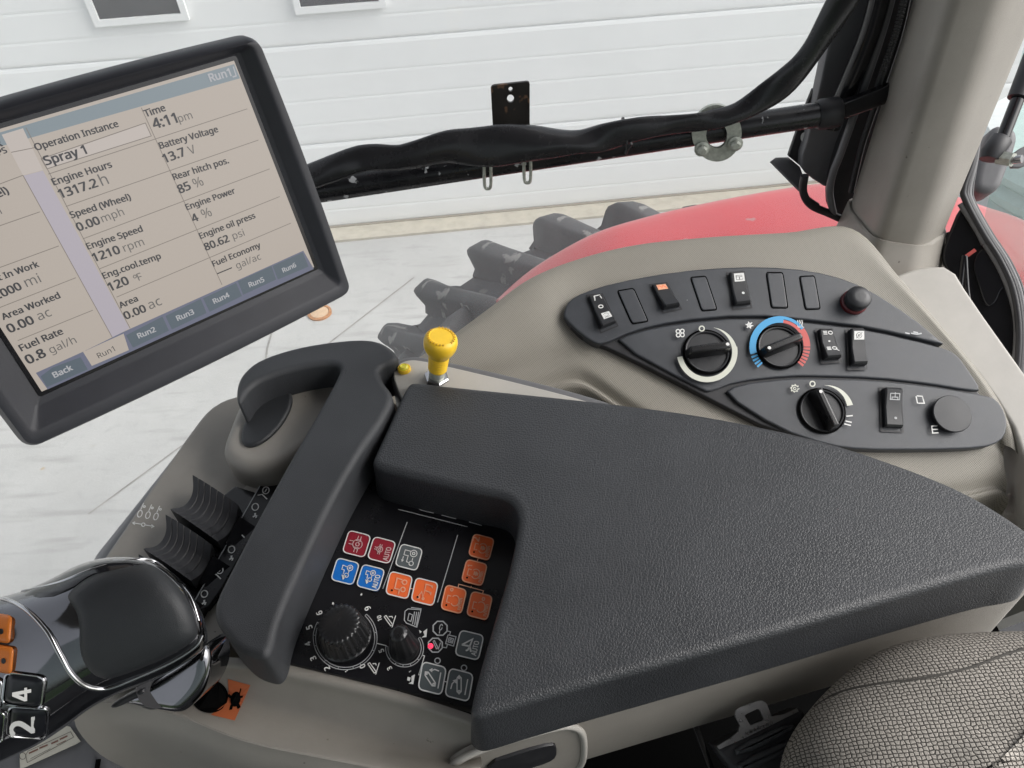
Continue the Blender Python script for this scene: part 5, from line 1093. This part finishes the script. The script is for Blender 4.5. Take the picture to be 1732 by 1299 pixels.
# ================================================================== SEAT
sf = bpy.data.materials.new('tweed_fabric'); sf.use_nodes = True
def tweed(m):
    nt = m.node_tree; N = nt.nodes; Lk = nt.links; b = N['Principled BSDF']; b.inputs['Roughness'].default_value = .9; b.inputs['Specular IOR Level'].default_value = .2
    tc = N.new('ShaderNodeTexCoord'); uv = tc.outputs['UV']
    nz = N.new('ShaderNodeTexNoise'); nz.inputs['Scale'].default_value = 240; Lk.new(uv, nz.inputs['Vector'])
    ad = N.new('ShaderNodeVectorMath'); ad.operation = 'MULTIPLY_ADD'; ad.inputs[1].default_value = (.0016, .0016, 0); Lk.new(nz.outputs['Color'], ad.inputs[0]); Lk.new(uv, ad.inputs[2])
    mp = N.new('ShaderNodeMapping'); mp.inputs['Scale'].default_value = (1, 1, 0); Lk.new(ad.outputs[0], mp.inputs['Vector'])
    br = N.new('ShaderNodeTexVoronoi'); br.feature = 'DISTANCE_TO_EDGE'; br.voronoi_dimensions = '2D'; br.inputs['Scale'].default_value = 330; br.inputs['Randomness'].default_value = .38; Lk.new(mp.outputs[0], br.inputs['Vector'])
    v2 = N.new('ShaderNodeTexVoronoi'); v2.voronoi_dimensions = '2D'; v2.inputs['Scale'].default_value = 330; v2.inputs['Randomness'].default_value = .38; Lk.new(mp.outputs[0], v2.inputs['Vector'])
    r = N.new('ShaderNodeMapRange'); r.inputs[1].default_value = .0; r.inputs[2].default_value = .20; Lk.new(br.outputs['Distance'], r.inputs[0])
    fine = N.new('ShaderNodeTexNoise'); fine.inputs['Scale'].default_value = 900; fine.inputs['Detail'].default_value = 2; Lk.new(uv, fine.inputs['Vector'])
    big = N.new('ShaderNodeTexNoise'); big.inputs['Scale'].default_value = 14; big.inputs['Detail'].default_value = 4; Lk.new(uv, big.inputs['Vector'])
    bm_ = N.new('ShaderNodeMath'); bm_.operation = 'MULTIPLY_ADD'; bm_.inputs[1].default_value = .5; Lk.new(fine.outputs['Fac'], bm_.inputs[0]); Lk.new(r.outputs[0], bm_.inputs[2])
    sb = N.new('ShaderNodeMapRange'); sb.inputs[1].default_value = .30; sb.inputs[2].default_value = 1.05; Lk.new(bm_.outputs[0], sb.inputs[0])
    mx = N.new('ShaderNodeMix'); mx.data_type = 'RGBA'; mx.inputs[6].default_value = (.040, .036, .032, 1); mx.inputs[7].default_value = (.42, .39, .35, 1); Lk.new(sb.outputs[0], mx.inputs[0])
    mb_ = N.new('ShaderNodeMapRange'); mb_.inputs[1].default_value = .3; mb_.inputs[2].default_value = .7; mb_.inputs[3].default_value = .82; mb_.inputs[4].default_value = 1.1; Lk.new(big.outputs['Fac'], mb_.inputs[0])
    sc = N.new('ShaderNodeVectorMath'); sc.operation = 'SCALE'; Lk.new(mx.outputs[2], sc.inputs[0]); Lk.new(mb_.outputs[0], sc.inputs['Scale']); Lk.new(sc.outputs[0], b.inputs['Base Color'])
    bp = N.new('ShaderNodeBump'); bp.inputs['Strength'].default_value = .8; bp.inputs['Distance'].default_value = .0012; Lk.new(bm_.outputs[0], bp.inputs['Height']); Lk.new(bp.outputs[0], b.inputs['Normal'])
tweed(sf)
seat = thing('operator_seat', 'grey tweed fabric operator seat at the lower right', 'seat', tuple(HZ(HC - 1.25).P(1700, 1250)))
SPn = Plane(atd(1650, 1230, .50), (-.10, -.15, 1))
so = [(1353, 1260), (1362, 1225), (1385, 1180), (1425, 1135), (1480, 1085), (1540, 1056), (1610, 1040), (1700, 1033), (1800, 1030), (1950, 1060), (2050, 1200), (2050, 1500), (1900, 1700), (1600, 1700), (1430, 1560), (1370, 1400), (1352, 1310)]
pts = [SPn.P(x, y) for x, y in chaikin(so, 3)]; R = []
for k in range(0, 14):
    a = math.pi / 2 * k / 13; ins = .075 * (1 - math.cos(a)); R.append([p - SPn.n * .055 * (1 - math.sin(a)) for p in offset2(pts, SPn.n, ins)])
low = [[p - SPn.n * d for p in offset2(pts, SPn.n, e)] for d, e in ((.24, .03), (.16, .012), (.09, .0))]
cen = sum(R[-1], V()) / len(R[-1])
for s_ in (.8, .55, .3, .1): R.append([cen + (p - cen) * s_ + SPn.n * .008 * (1 - s_) for p in R[-1 if s_ == .8 else 13 + len(low) * 0]])
M = MB(); M.rings(low + R); so_ = M.build('seat_cushion', sf, seat, 180)
uvl = so_.data.uv_layers.new(name='weave'); e1_ = SPn.n.orthogonal().normalized(); e1_ = V((1, 0, 0)) - SPn.n * SPn.n.x; e1_.normalize(); e2_ = SPn.n.cross(e1_)
cw = [v.co for v in so_.data.vertices]
for lp in so_.data.loops:
    p = cw[lp.vertex_index] + ROOTLOC[so_]; d = p - SPn.p0; hgt = d.dot(SPn.n); q = d - SPn.n * hgt; rad_ = (p - cen); k_ = 1 + max(0, -hgt) * 1.6
    uvl.data[lp.index].uv = (q.dot(e1_) * k_ * .92, q.dot(e2_) * k_ * 1.15)
M = MB(); sm = [(1378, 1196), (1420, 1172), (1480, 1158), (1560, 1148), (1640, 1130), (1700, 1108), (1760, 1090)]
sbv = BVHTree.FromPolygons([v.co + ROOTLOC[so_] for v in so_.data.vertices], [tuple(p.vertices) for p in so_.data.polygons])
def onseat(x, y, h):
    d = ray(x, y).normalized(); hit = sbv.ray_cast(CAM, d); return (hit[0] - d * h) if hit[0] else SPn.P(x, y)
M.tube(catmull([onseat(x, y, -.0008) for x, y in sm], 6), .0013, 6); M.build('seam', mat('seam_thread', (.07, .065, .058), .9), seat, 60)

# ================================================================== SEAT BELT BUCKLE
BK = Plane(HZ(ZP - .13).P(1290, 1230), (-.05, -.45, 1)); Z8 = zt(1132, 850, .34642)
bk = thing('seat_belt_buckle', 'black seat belt buckle with steel tongue beside the tweed seat', 'buckle', tuple(BK.P(1290, 1299)))
plate_with_holes('tongue', [Z8(*p) for p in ((235, 1190), (300, 1150), (335, 1120), (345, 1090), (320, 1040), (325, 1015), (345, 1000), (430, 970), (455, 968), (475, 980), (500, 1045), (560, 1035), (625, 1005), (632, 1020), (380, 1145), (245, 1205))], [[Z8(*p) for p in ((368, 1040), (378, 1032), (428, 1008), (440, 1010), (462, 1058), (456, 1066), (402, 1086), (392, 1084))]], BK, .003, mat('tongue_steel', (.34, .34, .35), .3, metal=.85, var=.15, varscale=90), bk)
slab('buckle_body', [Z8(225, 1200), Z8(240, 1185), Z8(640, 1010), Z8(668, 1020), Z8(690, 1060), Z8(690, 1180), Z8(660, 1340), Z8(330, 1340)], BK, .03, .004, rubber, bk, it=1, h=-.004)
for i, (a, b, c, d) in enumerate((((318, 1190), (600, 1070), (622, 1110), (335, 1250)), ((330, 1265), (640, 1135), (655, 1190), (350, 1330)))):
    slab('buckle_rib', [Z8(*a), Z8(*b), Z8(*c), Z8(*d)], BK, .008, .003, softblk, bk, it=1, h=.001)
M = MB()
for k in range(7):
    c = BK.P(*Z8(378 + k * 20, 1126 - k * 8.5), .0012); M.box(c, (.0011, 0, 0), (0, .0011, 0), BK.n * .0006)
M.build('tongue_studs', chromelite, bk)
# seat frame; its oversized near-black box paints the shade under armrest and seat
sfm = thing('seat_pedestal', 'seat pedestal under the armrest, the shade there put into its near-black box', 'pedestal', (.1, .12, HC - 1.3))
M = MB(); M.box((.22, .20, HC - 1.02), (.36, 0, 0), (0, .36, 0), (0, 0, .14)); M.build('shade_box', hole, sfm)
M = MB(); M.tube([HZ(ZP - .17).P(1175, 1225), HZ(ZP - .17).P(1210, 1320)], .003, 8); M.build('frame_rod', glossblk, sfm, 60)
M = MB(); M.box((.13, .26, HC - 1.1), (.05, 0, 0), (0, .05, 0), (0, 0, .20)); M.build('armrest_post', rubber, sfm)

# ================================================================== LABEL PLATE low left
LPn = Plane(HZ(HC - .78).P(80, 1265), (.05, -.25, 1))
base = thing('side_cabinet', 'dark grey cabinet below the drive lever', 'cabinet', tuple(HZ(HC - 1.3).P(90, 1290)))
slab('cabinet_top', [(-160, 1090), (60, 1120), (150, 1180), (172, 1285), (210, 1310), (320, 1330), (320, 1500), (-160, 1500)], LPn, .5, .012, greytrim, base, it=1, h=-.004)
M = MB(); M.tube([LPn.P(165, 1284, -.002), LPn.P(158, 1330, -.002)], .0025, 8); M.build('cabinet_seam', hole, base)
lab = slab('instruction_label', [(33, 1265), (35, 1258), (112, 1228), (118, 1229), (136, 1254), (130, 1258), (40, 1299), (34, 1299)], LPn, .001, .0003, paper, None, it=0, h=.0005, segs=2)
tag(lab, 'small cream printed label stuck beside the drive lever', 'label')
ZL = zt(0, 960, .26087)
M = MB(); M.stroke([LPn.P(*ZL(*p), .0009) for p in ((185, 1190), (460, 1065), (480, 1100), (180, 1265), (170, 1215))], LPn.n, .0005, closed=True); M.stroke([LPn.P(*ZL(*p), .0009) for p in ((200, 1240), (330, 1175))], LPn.n, .0004)
M.stroke([LPn.P(*ZL(*p), .0009) for p in ellipse(150, 1222, 20, 22, 0, 16)], LPn.n, .0005, closed=True); M.build('label_border', mat('label_ink', (.12, .10, .08), .6), lab)
M = MB()
for a, b in (((190, 1205), (250, 1178)), ((258, 1172), (312, 1150)), ((335, 1142), (380, 1122)), ((390, 1115), (440, 1092))): M.stroke([LPn.P(*ZL(*p), .0009) for p in (a, b)], LPn.n, .0016)
for a, b in (((180, 1165), (300, 1110)), ((370, 1150), (430, 1122))): M.stroke([LPn.P(*ZL(*p), .0009) for p in (a, b)], LPn.n, .0006)
M.build('label_lettering', mat('label_red_ink', (.22, .10, .07), .6), lab)
